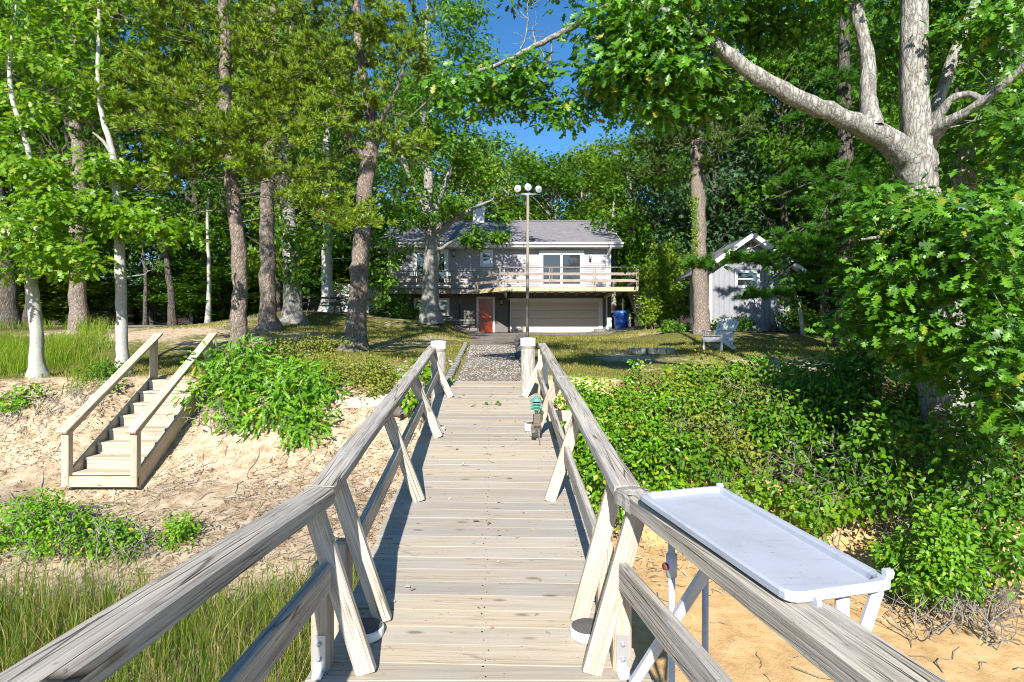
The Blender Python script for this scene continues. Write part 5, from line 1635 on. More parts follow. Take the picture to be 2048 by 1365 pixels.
make_oak(T, [(985, 468, 38, 12, 26.0, .6, 9, .34), (900, 412, 22, 18, 26.2, .6, 6, .36), (1008, 436, 18, 12, 25.8, .4, 4, .3), (950, 480, 40, 14, 26, .5, 6, .3), (830, 430, 60, 25, 26.3, 1, 12, .42), (790, 390, 60, 40, 26.5, 1.5, 14, .5), (870, 330, 110, 80, 26.6, 2.3, 40, .55), (830, 220, 110, 90, 26.8, 2.6, 42, .6), (920, 190, 90, 110, 26.8, 2.4, 38, .6), (880, 80, 110, 100, 27, 3, 40, .65), (800, 90, 80, 90, 27, 2.5, 20, .65), (890, -60, 120, 80, 27, 3, 22, .8), (965, 315, 60, 60, 26.6, 1.6, 16, .5), (945, 80, 40, 60, 27, 1.5, 10, .55), (1040, 205, 40, 20, 26, 1, 4, .4), (790, 500, 30, 70, 27.5, 1, 10, .45)], LF['oak'], .20, 62, MID, reach_kw=dict(arch=.06, below=.4, rmax=.06))

# --- straight pine right of the house
b = gbase(1404, 655, 21.0)
T = Tree('pine_tree', b, 'straight bare pine trunk with a strip of vine between house and shed', BK['pine'], 112)
trunk(T, b, [(1402, 600), (1398, 500), (1396, 420), (1394, 330), (1392, 250), (1388, 120), (1385, -60), (1380, -260)], 21, [.31, .275, .265, .255, .245, .23, .20, .16, .05], 14, .03, .12)
T.bare_twigs([(P(1393, T.rng.uniform(230, 300), 21), (T.rng.normal(), T.rng.normal() * .6, 0)) for _ in range(8)], 1.8, 6, .02)
vl, vs = [], []
for _ in range(420):
    py = T.rng.uniform(390, 520); px = np.interp(py, [390, 520], [1388, 1391]) + T.rng.normal() * 4
    vl.append(np.array(P(px, py, 20.74 - T.rng.uniform(0, .08)))); vs.append(.07)
V, Fq = leaves(np.array(vl), np.array(vs), facing(len(vl), T.rng, .4, 1.0, .5), OVAL, T.rng)
np_obj('vine', V, Fq, LF['wood_yellow'], T.root, False, 'stuff')
make_pine(T, [(1380, 310, 75, 60, 20.6, 1.6, 14), (1330, 300, 60, 50, 20.4, 1.4, 10), (1440, 270, 60, 40, 20.6, 1.2, 9), (1390, 60, 130, 100, 21, 2.5, 26), (1380, -120, 150, 90, 21, 2.5, 20)], LF['needle_dark'], .19, .75, 6, 5, 18, .017)

# --- white pine whose boughs hang before the shed
b = gbase(1692, 700, 17.0)
T = Tree('pine_tree', b, 'dark white pine whose soft drooping boughs hang in front of the shed', BK['dark'], 113)
trunk(T, b, [(1692, 600), (1691, 450), (1690, 300), (1688, 150), (1687, 0), (1685, -200), (1683, -420)], 17.0, [.34, .26, .24, .20, .16, .12, .08, .02], 12, .03, .4)
for (px, py, Y, ex, ey, eY) in ((1690, 400, 17, 1560, 500, 15.0), (1690, 430, 17, 1430, 530, 15.2), (1691, 470, 17, 1500, 590, 14.9), (1690, 360, 17, 1640, 440, 14.6), (1690, 380, 17, 1780, 450, 15.0), (1690, 350, 17, 1540, 400, 15.6)):
    T.limb([P(px, py, Y), P(px * .6 + ex * .4, py * .65 + ey * .35 - 6, Y * .6 + eY * .4), P(ex, ey, eY)], [.045, .03, .008], 6, .1)
make_pine(T, [(1610, 505, 60, 16, 15.0, .8, 18), (1490, 524, 70, 7, 15.1, .5, 12), (1410, 532, 35, 8, 15.1, .4, 5), (1670, 450, 55, 28, 15.2, .9, 15), (1580, 480, 35, 12, 15.4, .6, 7), (1520, 590, 55, 6, 14.9, .4, 7), (1650, 570, 45, 20, 15.2, .7, 9), (1700, 520, 60, 50, 15.4, .9, 14), (1640, 405, 55, 25, 15.8, 1, 10), (1690, 390, 70, 40, 15.6, 1, 14), (1760, 430, 60, 60, 15.6, 1, 12), (1640, 335, 65, 35, 16.4, 1, 14), (1580, 365, 45, 22, 16.2, .8, 8), (1720, 300, 50, 50, 16.8, 1, 9), (1650, 150, 60, 40, 16.6, 1, 8), (1640, 240, 50, 30, 16.4, .8, 6), (1740, 160, 50, 60, 16.8, 1, 8), (1690, 60, 90, 50, 17, 1.4, 10), (1690, -100, 120, 110, 17, 2, 16), (1720, 600, 50, 40, 15.6, .7, 8)],
          LF['needle_soft'], .15, .34, 7, 6, 20, .0075, 60, .22, .02, dict(arch=.02, below=.3, rmax=.03))

# ---------------------------------------------------------------- woodland behind
def wood_proto(seed, kind):
    """A crown of leafy clumps, unit radius about 3.4 m, trunk from the origin."""
    rng = np.random.default_rng(seed)
    tubes, C, N, SZ, LE = [], [], [], [], []
    Ht = 14.0
    q = np.array([(0, 0, -.5), (.1, .1, 4), (rng.normal() * .3, rng.normal() * .3, 8), (rng.normal() * .5, rng.normal() * .5, 12.5)])
    tubes.append(tube_arrays(q, [.24, .19, .13, .03], 8))
    nb = 60
    for i in range(nb):
        f = rng.uniform(.22, 1.0) if kind != 'tall' else rng.uniform(.12, 1.0)
        z = Ht * f
        rr_ = 3.6 * (np.sin(np.pi * np.clip((f - .08) / 1.02, 0, 1)) ** .6) * rng.uniform(.35, 1.0)
        a = rng.uniform(0, 6.283)
        c = np.array([math.cos(a) * rr_, math.sin(a) * rr_, z])
        st = np.array([0, 0, max(2.0, z - rr_ * .6 - .5)])
        mid_ = (st + c) / 2 + np.array([0, 0, .25])
        tubes.append(tube_arrays(np.stack([st, mid_, c]), [.055, .035, .008], 4))
        n = 130
        p = rng.normal(size=(n, 3)) * np.array([.62, .62, .34]) + c
        C.append(p); out = unit(p - c); N.append(facing(n, rng, .8, .3, .6) + out * .4); LE.append(out + np.array([0, 0, -.3]))
        SZ.append(rng.uniform(.20, .36, n))
    V, Fq = leaves(np.concatenate(C), np.concatenate(SZ), np.concatenate(N), CLUMP, rng, np.concatenate(LE))
    TV, TF = merge(tubes)
    return (TV, TF), (V, Fq)
protos = [wood_proto(300 + i, 'round' if i % 2 else 'tall') for i in range(4)]
pm = {}
MARKS = [(-60, 'left frame edge'), (75, 'forked pale trunk'), (155, 'leaning reddish pine'), (240, 'slim pale trunk'), (345, 'dark slanting stem'), (475, 'flaky grey pine'), (536, 'dark brown pine'), (590, 'broad grey trunk'),
         (655, 'dappled fence trunk'), (720, 'stout reddish pine'), (860, 'oak before the house'), (958, 'chimney'), (1055, 'floodlight pole'), (1140, 'wide balcony door'), (1270, 'balcony end'), (1400, 'vine clad pine'),
         (1495, 'shed'), (1690, 'dark white pine'), (1830, 'huge forked oak'), (2080, 'right frame edge')]
LOOK = {'wood': 'green', 'wood_yellow': 'yellowish green', 'wood_blue': 'bluish green'}
ORD = ['nearest one', 'second one back', 'third one back', 'fourth one back', 'fifth one back', 'sixth one back', 'seventh one back', 'eighth one back']
WOOD = []
def name_woods():
    """Each woodland tree or bush is told apart by colour, the landmark before it and how far back it stands."""
    seen = {}
    for t, leaf, word in sorted(WOOD, key=lambda a: WM[a[0].name].translation.y):
        p = WM[t.name].translation; px = CX + F * p.x / p.y
        mx, mk = min(MARKS, key=lambda a: abs(a[0] - px))
        side = 'behind' if abs(mx - px) < 22 else ('left of' if px < mx else 'right of')
        key = (side, mk, word); k = seen.get(key, 0); seen[key] = k + 1
        t['label'] = f"{LOOK[leaf]} {word} in the wood {side} the {mk}, {ORD[min(k, 7)]}"
def wood_tree(i, leaf, bark, x, y, sx_, sz_, rot, label, name='oak_tree', group='trees of the wood behind the lawn'):
    z = float(H(x, y))
    key = (i, leaf, bark)
    if key not in pm:
        (TV, TF), (V, Fq) = protos[i]
        pm[key] = (np_mesh('trunk', TV, TF, BK[bark], True), np_mesh('crown', V, Fq, LF[leaf]))
    t = thing(name, (x, y, z - .1), label, 'tree', group)
    Wm = WM[t.name] @ Matrix.Rotation(rot, 4, 'Z') @ Matrix.Diagonal((sx_, sx_, sz_, 1))
    put(bpy.data.objects.new('trunk', pm[key][0]), Wm, t)
    c = put(bpy.data.objects.new('crown', pm[key][1]), Wm, t); c['kind'] = 'stuff'
    if label is None: WOOD.append((t, leaf, 'bush' if name == 'understory_bush' else 'tree'))
    if name == 'understory_bush': t['category'] = 'bush'
    return t
rw = np.random.default_rng(77)
left = [(-24, 24, 0), (-20.5, 27, 1), (-27, 30, 2), (-17.0, 31, 3), (-22.5, 34, 0), (-13.5, 34.5, 1), (-31, 37, 2), (-18, 40, 3), (-25, 44, 1), (-11.5, 41, 0), (-35, 46, 1), (-14, 47, 2), (-21, 51, 0), (-8.5, 48, 3), (-30, 55, 2), (-28, 22, 3), (-33, 29, 1), (-40, 38, 0), (-12.2, 30.5, 2)]
for k, (x, y, i) in enumerate(left):
    wood_tree(i, ['wood', 'wood', 'wood_yellow', 'wood'][k % 4], 'dark', x + rw.normal() * .4, y + rw.normal() * .4, rw.uniform(.9, 1.2), rw.uniform(1.15, 1.5), rw.uniform(0, 6), None)
back = [(-4.0, 46.5, 0, 1.0), (-.3, 50, 1, 1.02), (3.2, 47, 2, .96), (6.6, 51, 3, 1.0), (9.5, 46, 0, .96), (-3, 56, 2, 1.15), (4, 57, 0, 1.1), (12.5, 50, 1, 1.08), (9, 58, 3, 1.15)]
for k, (x, y, i, s_) in enumerate(back):
    wood_tree(i, ['wood_yellow', 'wood_yellow', 'wood', 'wood_yellow'][k % 4], 'oak', x, y, 1.12 * s_, 1.1 * s_, rw.uniform(0, 6), None, group='trees behind the house')
right = [(9.2, 36, 1, 1.0, 'wood'), (12.0, 33, 0, .95, 'wood_blue'), (15.5, 31, 2, 1.1, 'wood'), (13.6, 39, 3, 1.15, 'wood_blue'), (19.5, 28.5, 0, 1.15, 'wood'), (17.5, 36, 1, 1.25, 'wood'), (23, 33, 2, 1.25, 'wood'), (21, 41, 3, 1.3, 'wood_blue'), (27, 28, 1, 1.2, 'wood'), (16.0, 24.0, 3, .85, 'wood'), (20.5, 23.0, 2, 1.0, 'wood'), (14.0, 20.5, 1, .55, 'wood'), (17.0, 18.5, 0, .7, 'wood'), (24.0, 20.0, 1, 1.0, 'wood'), (31, 36, 0, 1.3, 'wood'), (26, 46, 2, 1.4, 'wood'), (18, 48, 0, 1.3, 'wood'), (12, 14.5, 2, .6, 'wood')]
for k, (x, y, i, s_, lf) in enumerate(right):
    wood_tree(i, lf, 'dark', x + rw.normal() * .3, y + rw.normal() * .3, s_ * 1.0, s_ * 1.12, rw.uniform(0, 6), None)
# dense dark evergreen right of the balcony, cedar in front of it
wood_tree(0, 'wood', 'dark', 7.9, 37.5, .62, .80, 1.0, 'dense dark evergreen close behind the right end of the balcony', 'evergreen_tree', None)
far = [(-60, 70), (-48, 62), (-38, 68), (-27, 66), (-17, 64), (-8, 68), (1, 70), (10, 68), (20, 62), (30, 60), (40, 62), (50, 58), (36, 46), (44, 44), (-46, 50), (-55, 56), (38, 32), (46, 36), (-42, 28), (-50, 38)]
for k, (x, y) in enumerate(far):
    wood_tree(k % 4, 'wood', 'dark', x, y, 1.45, 1.05, rw.uniform(0, 6), None, group='trees at the back of the wood')
# bushes filling the floor of the wood
bush = [(-15.5, 30.5), (-19, 30), (-23, 27.5), (-27, 26), (-13, 33), (-10.5, 37.5), (-17.5, 35), (-21, 38), (-26, 33), (-30, 31), (-14.5, 40), (-11.8, 44), (-9.5, 41), (-19, 45), (-25, 48), (-33, 42), (-36, 35), (-13, 55), (-20, 58), (-30, 62), (-22, 44), (-27, 52), (-33, 50), (-38, 46), (-42, 55), (-16, 52), (-24, 60), (-17.5, 27.8 + 4), (-36, 60), (-50, 60), (-45, 66),
        (10.5, 30.5), (13.5, 28.5), (14.8, 26.8), (16, 28), (14.5, 34.5), (18.5, 32), (21, 27), (24, 25), (17.5, 21.5), (21.5, 19.5), (10, 40), (8.6, 33.6), (26, 31), (14.5, 23.0), (-4, 52), (1, 55), (6, 54), (-8.5, 44.5), (11, 52), (15.2, 17.5), (19, 16.5)]
for k, (x, y) in enumerate(bush):
    s_ = rw.uniform(.55, .8) if y < 40 else rw.uniform(.8, 1.1)
    wood_tree(k % 4, ['wood', 'wood', 'wood_yellow'][k % 3] if x < 0 else ['wood', 'wood_blue', 'wood'][k % 3], 'dark', x, y, s_, rw.uniform(.22, .36) * (1 if y < 40 else 1.25), rw.uniform(0, 6), None, 'understory_bush', 'bushes on the floor of the wood')
name_woods()
# thin dark trunks and stems seen inside the wood on the left
def stem(px, py, Y, tx, ty, r, label, bark='dark', leafy=True):
    b = gbase(px, py, Y)
    t = Tree('young_tree', b, label, BK[bark], int(px * 7 + Y), 'tree', 'slender trunks inside the wood')
    trunk(t, b, [(px + (tx - px) * .35 + 3, py + (ty - py) * .35), (px + (tx - px) * .7 - 3, py + (ty - py) * .7), (tx, ty)], Y, [r * 1.3, r, r * .8, r * .5], 8, .1, .3)
    make_oak(t, [(tx, ty, 30 * 25 / Y, 40 * 25 / Y, Y, .8, 5, .5), (px * .4 + tx * .6, py * .4 + ty * .6, 30, 30, Y, .6, 3, .35)], LF['wood'], .2, 50, MID)
for a in ((20, 640, 22, -10, 300, .26, 'brown trunk at the very left edge in the wood'), (345, 650, 27, 325, 420, .15, 'dark slanting stem in the middle of the shady left wood'), (415, 645, 28, 418, 380, .10, 'slim upright stem left of the flaky grey pine, in the wood', 'pale'),
          (290, 650, 28, 285, 380, .08, 'thin upright stem near the drive in the shady left wood'), (385, 648, 31, 350, 430, .07, 'thin pale stem leaning left over the end of the drive', 'pale'), (60, 640, 24, 52, 330, .16, 'dark trunk behind the forked pale trunk at the far left'),
          (1608, 655, 21, 1570, 520, .07, 'leaning pale stem beside the right corner of the shed', 'pale'), (1648, 640, 23, 1650, 380, .16, 'dark upright trunk in the shade right of the shed'), (1226, 620, 36, 1228, 400, .14, 'grey trunk just right of the house roof', 'oak')):
    stem(*a)
# ---------------------------------------------------------------- shrubs, vines, grass
def shrub(name, label, seed, regions, leaf_mat, size, n_leaf, template, near=0, flat=.8, stems=True, cat='shrub', up=.6, front=.55, bark='twig', near_template=None, group=None, root=None, wildness=1.0):
    """A bush: stems fanning from the ground to clumps of leaves; regions as for trees."""
    rng = np.random.default_rng(seed)
    cl = []
    for (px, py, rx, ry, Y, dY, n, r) in regions:
        for c in ell(px, py, rx, ry, Y, dY, n, rng):
            g_ = float(H(c[0], c[1]))
            if c[2] < g_ + .05: c[2] = g_ + .05 + rng.uniform(0, r)
            cl.append((c, r, g_))
    cen = np.mean([c for c, _, _ in cl], axis=0)
    base = Vector((cen[0], cen[1], float(H(cen[0], cen[1]))))
    t = Tree(name, base, label, BK[bark], seed + 1, cat, group)
    CC, SZ, NR, LE = [], [], [], []
    for c, r, g_ in cl:
        hgt = c[2] - g_
        foot = np.array([c[0] + rng.normal() * .12 + (cen[0] - c[0]) * .15, c[1] + rng.normal() * .12 + hgt * .15, 0])
        foot[2] = float(H(foot[0], foot[1])) - .03
        L = np.linalg.norm(c - foot)
        tt = np.linspace(0, 1, 5)[:, None]
        q = foot + (c - foot) * tt + rng.normal(size=(5, 3)) * .05 * L * np.sin(np.pi * tt)
        t.tubes.append(tube_arrays(q, np.linspace(.006 + .003 * L, .002, 5), 3))
        n = int(n_leaf * rng.uniform(.7, 1.3))
        p = rng.normal(size=(n, 3)) * np.array([r, r, r * flat]) * .6 + c
        g2 = H(p[:, 0], p[:, 1]); p[:, 2] = np.maximum(p[:, 2], g2 + .02)
        out = unit(p - c + np.array([0, 0, -.05]))
        CC.append(p); SZ.append(size * rng.uniform(.6, 1.3, n)); NR.append(facing(n, rng, up, front, .5) + out * .3); LE.append(out * wildness + np.array([0, -.1, -.15]))
    CC, SZ, NR, LE = map(np.concatenate, (CC, SZ, NR, LE))
    t.finish_wood('stems')
    for ch in t.root.children: ch.name = 'stem'
    for ch in t.root.children: ch['kind'] = 'stuff'
    if near:
        keep = leaf_parts(t.root, CC, SZ, NR, LE, near_template or template, leaf_mat, rng, near)
        CC, SZ, NR, LE = CC[keep], SZ[keep], NR[keep], LE[keep]
    V, Fq = leaves(CC, SZ, NR, template, rng, LE)
    np_obj('foliage', V, Fq, leaf_mat, t.root, False, 'stuff')
    return t

# sapling oak bush right of the steps
shrub('oak_bush', 'large bright green bush with narrow lobed leaves spilling over the sandy bank by the steps', 500, [
    (470, 745, 70, 45, 9.6, .5, 22, .22), (560, 760, 70, 40, 9.6, .5, 20, .22), (440, 800, 55, 40, 9.3, .4, 16, .2), (540, 820, 90, 45, 9.2, .5, 26, .22), (600, 790, 50, 40, 9.3, .4, 12, .2), (600, 870, 55, 30, 8.9, .3, 10, .18), (470, 850, 50, 25, 9.0, .3, 9, .18), (600, 905, 35, 18, 8.7, .25, 5, .16), (640, 820, 35, 30, 9.1, .3, 6, .18), (470, 705, 45, 18, 9.9, .4, 8, .2)],
    LF['shrub'], .135, 34, NARROW, 300, wildness=1.6)
shrub('low_shrub', 'low yellowish green scrub on the bank between the oak bush and the left railing', 510, [
    (700, 750, 75, 30, 9.9, .5, 19, .18), (765, 740, 40, 22, 9.9, .4, 7, .16), (640, 735, 40, 28, 9.9, .4, 10, .18), (750, 775, 45, 20, 9.5, .3, 8, .16)], LF['scrub'], .045, 120, OVAL)
shrub('low_shrub', 'sprawling yellow-green ground shrub in the grass left of the stout reddish pine', 515, [
    (590, 690, 70, 14, 13.5, 1.2, 9, .17), (650, 684, 40, 10, 14.5, .8, 4, .16)], LF['scrub'], .06, 90, OVAL)
shrub('sapling', 'leafy sapling poking through the top of the left railing', 520, [
    (845, 745, 22, 28, 8.9, .15, 6, .15), (820, 800, 20, 20, 8.8, .15, 4, .14), (870, 770, 14, 25, 8.9, .1, 4, .12)], LF['vine'], .11, 16, OVALF)
shrub('low_shrub', 'small bright shrub in the sand at the lower left, behind the beach grass', 530, [
    (60, 1045, 80, 45, 6.3, .4, 26, .13), (135, 1085, 60, 50, 6.1, .35, 20, .12), (200, 1110, 55, 55, 6.0, .3, 15, .12), (20, 1110, 50, 55, 6.0, .3, 10, .13), (95, 1010, 40, 18, 6.4, .3, 7, .09), (230, 1060, 20, 20, 6.1, .2, 4, .08)], LF['shrub'], .046, 52, OVALF, flat=1.25)
shrub('low_shrub', 'small sprig of leaves on the sand right of the lower left shrub', 540, [
    (345, 1080, 40, 40, 6.2, .25, 11, .10), (250, 1150, 40, 30, 5.8, .2, 7, .12), (370, 1120, 20, 15, 6.1, .15, 3, .1)], LF['shrub'], .046, 36, OVALF, flat=1.25)
shrub('low_shrub', 'dark low shrub in the shade under the slim pale trunk', 545, [(195, 775, 30, 22, 10.0, .3, 9, .15), (230, 760, 25, 15, 10.2, .3, 5, .14)], LF['wood'], .05, 50, OVAL)
shrub('low_shrub', 'bright ferny weeds on the sand lip at the far left', 546, [(40, 850, 50, 14, 9.4, .3, 9, .12), (10, 880, 30, 12, 9.2, .3, 4, .1), (215, 810, 20, 15, 9.6, .2, 3, .1)], LF['vine'], .07, 26, OVALF)

# the mass of vines on the right bank
shrub('vine_thicket', 'dense bright green thicket of broad leaved vines beside the right railing', 550, [
    (1170, 800, 45, 40, 8.9, .5, 20, .2), (1250, 825, 70, 45, 8.7, .5, 30, .22), (1190, 880, 50, 50, 8.3, .5, 26, .2), (1290, 905, 80, 50, 8.0, .5, 34, .22), (1370, 810, 60, 30, 8.9, .4, 18, .2), (1200, 955, 45, 40, 7.6, .3, 16, .17), (1320, 965, 70, 18, 7.6, .3, 9, .15), (1150, 850, 25, 50, 8.4, .3, 9, .16), (1230, 1000, 40, 20, 7.3, .2, 6, .16)],
    LF['vine'], .066, 62, OVALF, 300, flat=.95)
shrub('vine_thicket', 'rougher yellow-green thicket below the garden chair, grey stems showing through it', 553, [
    (1440, 795, 75, 28, 9.2, .5, 20, .18), (1400, 870, 60, 50, 8.4, .6, 22, .2), (1470, 900, 55, 45, 7.9, .5, 18, .18), (1510, 830, 55, 40, 8.6, .5, 16, .2), (1320, 780, 60, 25, 9.2, .4, 12, .18), (1280, 880, 90, 60, 8.3, .5, 14, .16), (1420, 752, 60, 14, 9.6, .3, 6, .14)],
    LF['scrub'], .060, 52, OVAL, flat=1.0)
shrub('vine_thicket', 'darker glossy shrubs filling the hollows of the thicket', 556, [
    (1420, 830, 80, 40, 8.9, .5, 16, .22), (1360, 920, 80, 45, 7.9, .5, 20, .2), (1490, 860, 60, 50, 8.4, .5, 14, .2), (1460, 945, 60, 30, 7.6, .4, 10, .16), (1240, 930, 70, 50, 7.9, .4, 12, .18)],
    LF['wood'], .080, 40, OVALF, flat=1.0)
shrub('bank_shrub', 'leafy bushes behind the trunk of the huge oak on the lawn edge', 565, [
    (1760, 720, 70, 40, 9.2, .5, 20, .25), (1960, 760, 90, 60, 8.2, .5, 26, .25), (1690, 740, 50, 35, 9.2, .4, 12, .22), (2030, 680, 40, 60, 8.6, .5, 12, .25), (1830, 790, 40, 40, 8.0, .4, 10, .2), (1960, 840, 60, 40, 7.2, .4, 12, .2), (1800, 840, 40, 30, 7.6, .3, 8, .18)],
    LF['wood'], .085, 52, OVALF, flat=1.0)
shrub('vine_thicket', 'trailing vine shoots reaching up from the thicket over the lawn edge below the garden chair', 560, [
    (1390, 742, 60, 10, 9.6, .3, 10, .13), (1490, 745, 40, 14, 9.4, .3, 10, .15), (1270, 745, 14, 25, 9.5, .2, 4, .1), (1550, 740, 60, 20, 9.3, .4, 14, .2)], LF['vine'], .075, 26, OVALF)
shrub('bank_shrub', 'shaded mixed shrubs under the huge oak on the right bank', 570, [
    (1580, 880, 70, 60, 8.0, .5, 26, .25), (1660, 820, 70, 55, 8.3, .5, 26, .25), (1570, 985, 60, 30, 7.1, .4, 7, .18), (1680, 945, 80, 40, 7.2, .5, 17, .20), (1780, 880, 80, 60, 7.0, .5, 26, .24), (1950, 900, 90, 70, 6.3, .5, 30, .24), (1800, 985, 90, 35, 6.5, .4, 14, .18), (1950, 1010, 90, 45, 5.9, .4, 18, .20), (2020, 1100, 40, 40, 5.4, .3, 8, .18), (1600, 770, 60, 40, 8.8, .4, 18, .25)],
    LF['oak'], .075, 52, OVALF, flat=1.0)
shrub('bank_shrub', 'glossy light green bush at the foot of the right bank behind the white table', 580, [
    (1880, 1090, 60, 55, 5.5, .25, 26, .15), (1910, 1150, 50, 35, 5.3, .2, 14, .13), (1770, 1110, 25, 35, 5.9, .2, 8, .12), (1840, 1170, 30, 25, 5.4, .2, 7, .12)], LF['shrub'], .055, 60, OVALF)
shrub('bank_shrub', 'pale yellow-green oak sprout on the bank above the far corner of the white table', 590, [
    (1690, 1010, 35, 25, 6.6, .2, 8, .14), (1620, 1035, 30, 20, 6.7, .2, 5, .12), (1500, 985, 40, 18, 7.2, .2, 7, .14)], LF['oak_bright'], .10, 26, MID)
shrub('cedar_shrub', 'light feathery green shrub between the balcony stairs and the vine clad pine', 600, [
    (1315, 540, 32, 55, 28.5, .8, 26, .5), (1335, 600, 40, 40, 28, .8, 22, .5), (1300, 620, 30, 25, 27.5, .6, 10, .4), (1345, 520, 25, 40, 29, .6, 10, .45)], LF['wood_yellow'], .16, 70, CLUMP)
shrub('bank_shrub', 'dark low bushes along the garden bed under the shed', 610, [
    (1485, 648, 18, 10, 22.9, .3, 8, .25), (1440, 655, 40, 8, 22.5, .4, 10, .25), (1600, 640, 40, 20, 22.5, .6, 14, .35), (1350, 655, 40, 8, 22.5, .4, 8, .25), (1660, 650, 50, 15, 21, .6, 14, .35), (1730, 640, 60, 30, 19, .8, 16, .4)], LF['wood'], .12, 60, CLUMP)
shrub('evergreen_shrub', 'dark evergreen shrub against the left corner of the house', 620, [
    (790, 600, 20, 32, 32.3, .5, 16, .4), (765, 600, 25, 35, 33, .5, 14, .45), (820, 620, 14, 14, 32.4, .3, 5, .3)], LF['wood'], .14, 80, CLUMP)

# bare grey brush on the bank
def brush(label, seed, spots, h, n, name='dead_brush'):
    rng = np.random.default_rng(seed)
    c = np.mean(np.array([P(*s_) for s_ in spots]), axis=0)
    t = Tree(name, (c[0], c[1], float(H(c[0], c[1]))), label, BK['twig'], seed, 'brush')
    for (px, py, Y) in spots:
        for _ in range(n):
            p = np.array(P(px + rng.normal() * 25, py, Y + rng.normal() * .15)); p[2] = float(H(p[0], p[1])) - .02
            t.bare_twigs([(p, (rng.normal() * .5, rng.normal() * .4 - .1, 1.0))], h * rng.uniform(.6, 1.2), 5, .008, .4)
    t.finish_wood('twigs')
    for ch in t.root.children: ch.name = 'twig'; ch['kind'] = 'stuff'
brush('tangle of bare grey branches in the shrubs below the huge oak', 700, [(1700, 930, 7.2), (1660, 960, 7.2), (1560, 900, 7.9), (1740, 960, 6.9), (1850, 960, 6.5), (1960, 960, 6.0), (1620, 1000, 7.0)], 1.0, 9)
brush('bare grey twigs sticking out of the thicket beside the right railing', 705, [(1320, 860, 8.3), (1420, 880, 8.2), (1480, 840, 8.6), (1250, 900, 8.0), (1500, 920, 7.8), (1450, 960, 7.5)], .75, 7)
brush('bare twigs among the small bright shrub at the lower left', 707, [(60, 1120, 6.1), (150, 1150, 5.9), (240, 1140, 5.8), (20, 1080, 6.2)], .45, 8)
brush('grey dead roots and twigs hanging from the bank under the oak bush', 710, [(430, 860, 9.0), (460, 880, 8.8), (620, 780, 9.4)], .4, 9)
brush('dry brown brush heaped at the foot of the right bank near the sand', 720, [(1900, 1230, 5.2), (1960, 1200, 5.2), (2010, 1180, 5.2), (1850, 1260, 5.1), (1980, 1260, 4.9)], .5, 9)
brush('dead grey weed tufts along the sand lip left of the steps', 730, [(60, 890, 9.2), (110, 870, 9.3), (190, 850, 9.3), (20, 910, 9.0)], .22, 16)

# --- grasses
rg = np.random.default_rng(900)
def field(n, x0, x1, y0, y1, keep):
    xy = np.stack([rg.uniform(x0, x1, n), rg.uniform(y0, y1, n)], -1)
    return xy[keep(xy[:, 0], xy[:, 1])]
def not_dock(x, y): return ~((np.abs(x + .2) < 1.05) & (y < 9.4))
def not_path(x, y):
    l = np.interp(y, [p[1] for p in PATH_L], [p[0] for p in PATH_L]); r = np.interp(y, [p[1] for p in PATH_R], [p[0] for p in PATH_R])
    return (x < l + .1) | (x > r - .05)
# beach grass lower left
def bg_keep(x, y):
    edge = 5.55 + .25 * fbm(x * .8, x * .3, 4) - .45 * ss((-x - 1.6) / 1.2) - .2
    return (y < edge) & (x < -.95) & (fbm(x * 1.6, y * 1.6, 14) > -.45 + .55 * ss((-x - .60 * y) / .5))
xy = field(24000, -6.5, -.9, 2.2, 5.9, bg_keep)
V, Fq = blades(xy, rg.uniform(.22, .62, len(xy)) * (1 + .30 * fbm(xy[:, 0] * 1.5, xy[:, 1] * 1.5, 44)), rg.uniform(.0020, .0042, len(xy)), rg, .42)
tag(np_obj('beach_grass', V, Fq, LF['beach_grass']), 'tall thin beach grass below the left railing', None, None, 'stuff')
xy = field(2600, .75, 1.9, 2.4, 4.6, lambda x, y: (fbm(x * 2, y * 2, 15) > .05) & (x < 1.5 + .2 * np.sin(y * 3)))
V, Fq = blades(xy, rg.uniform(.25, .6, len(xy)), rg.uniform(.0022, .0042, len(xy)), rg, .42)
tag(np_obj('shore_grass', V, Fq, LF['beach_grass']), 'sparse dark shore grass under the white table', None, None, 'stuff')
xy = field(1500, 2.8, 6.5, 4.0, 5.4, lambda x, y: fbm(x * 2, y * 2, 16) > .25)
V, Fq = blades(xy, rg.uniform(.12, .35, len(xy)), rg.uniform(.002, .004, len(xy)), rg, .6)
tag(np_obj('dry_grass', V, Fq, LF['litter']), 'dry wisps of grass on the sand at the right', None, None, 'stuff')
# tall bright grass at the far left
xy = field(11000, -15, -6.8, 9.4, 15, lambda x, y: (fbm(x * .9, y * .9, 17) > -.25) & (x < -.735 * y + .4 * fbm(x, y, 3)))
V, Fq = blades(xy, rg.uniform(.2, .7, len(xy)) * (1 + .35 * fbm(xy[:, 0], xy[:, 1], 45)), rg.uniform(.003, .007, len(xy)), rg, .75)
tag(np_obj('tall_grass', V, Fq, LF['fern_grass']), 'tall bright grass round the forked pale trunk', None, None, 'stuff')
xy = field(9000, -22, -10.5, 14, 22, lambda x, y: (fbm(x * .7, y * .7, 18) > -.1) & (x < -.70 * y + .5 * fbm(x, y, 9)))
V, Fq = blades(xy, rg.uniform(.2, .6, len(xy)) * (1 + .35 * fbm(xy[:, 0], xy[:, 1], 46)), rg.uniform(.006, .011, len(xy)), rg, .75)
tag(np_obj('tall_grass', V, Fq, LF['fern_grass']), 'rough grass at the edge of the left wood', None, None, 'stuff')
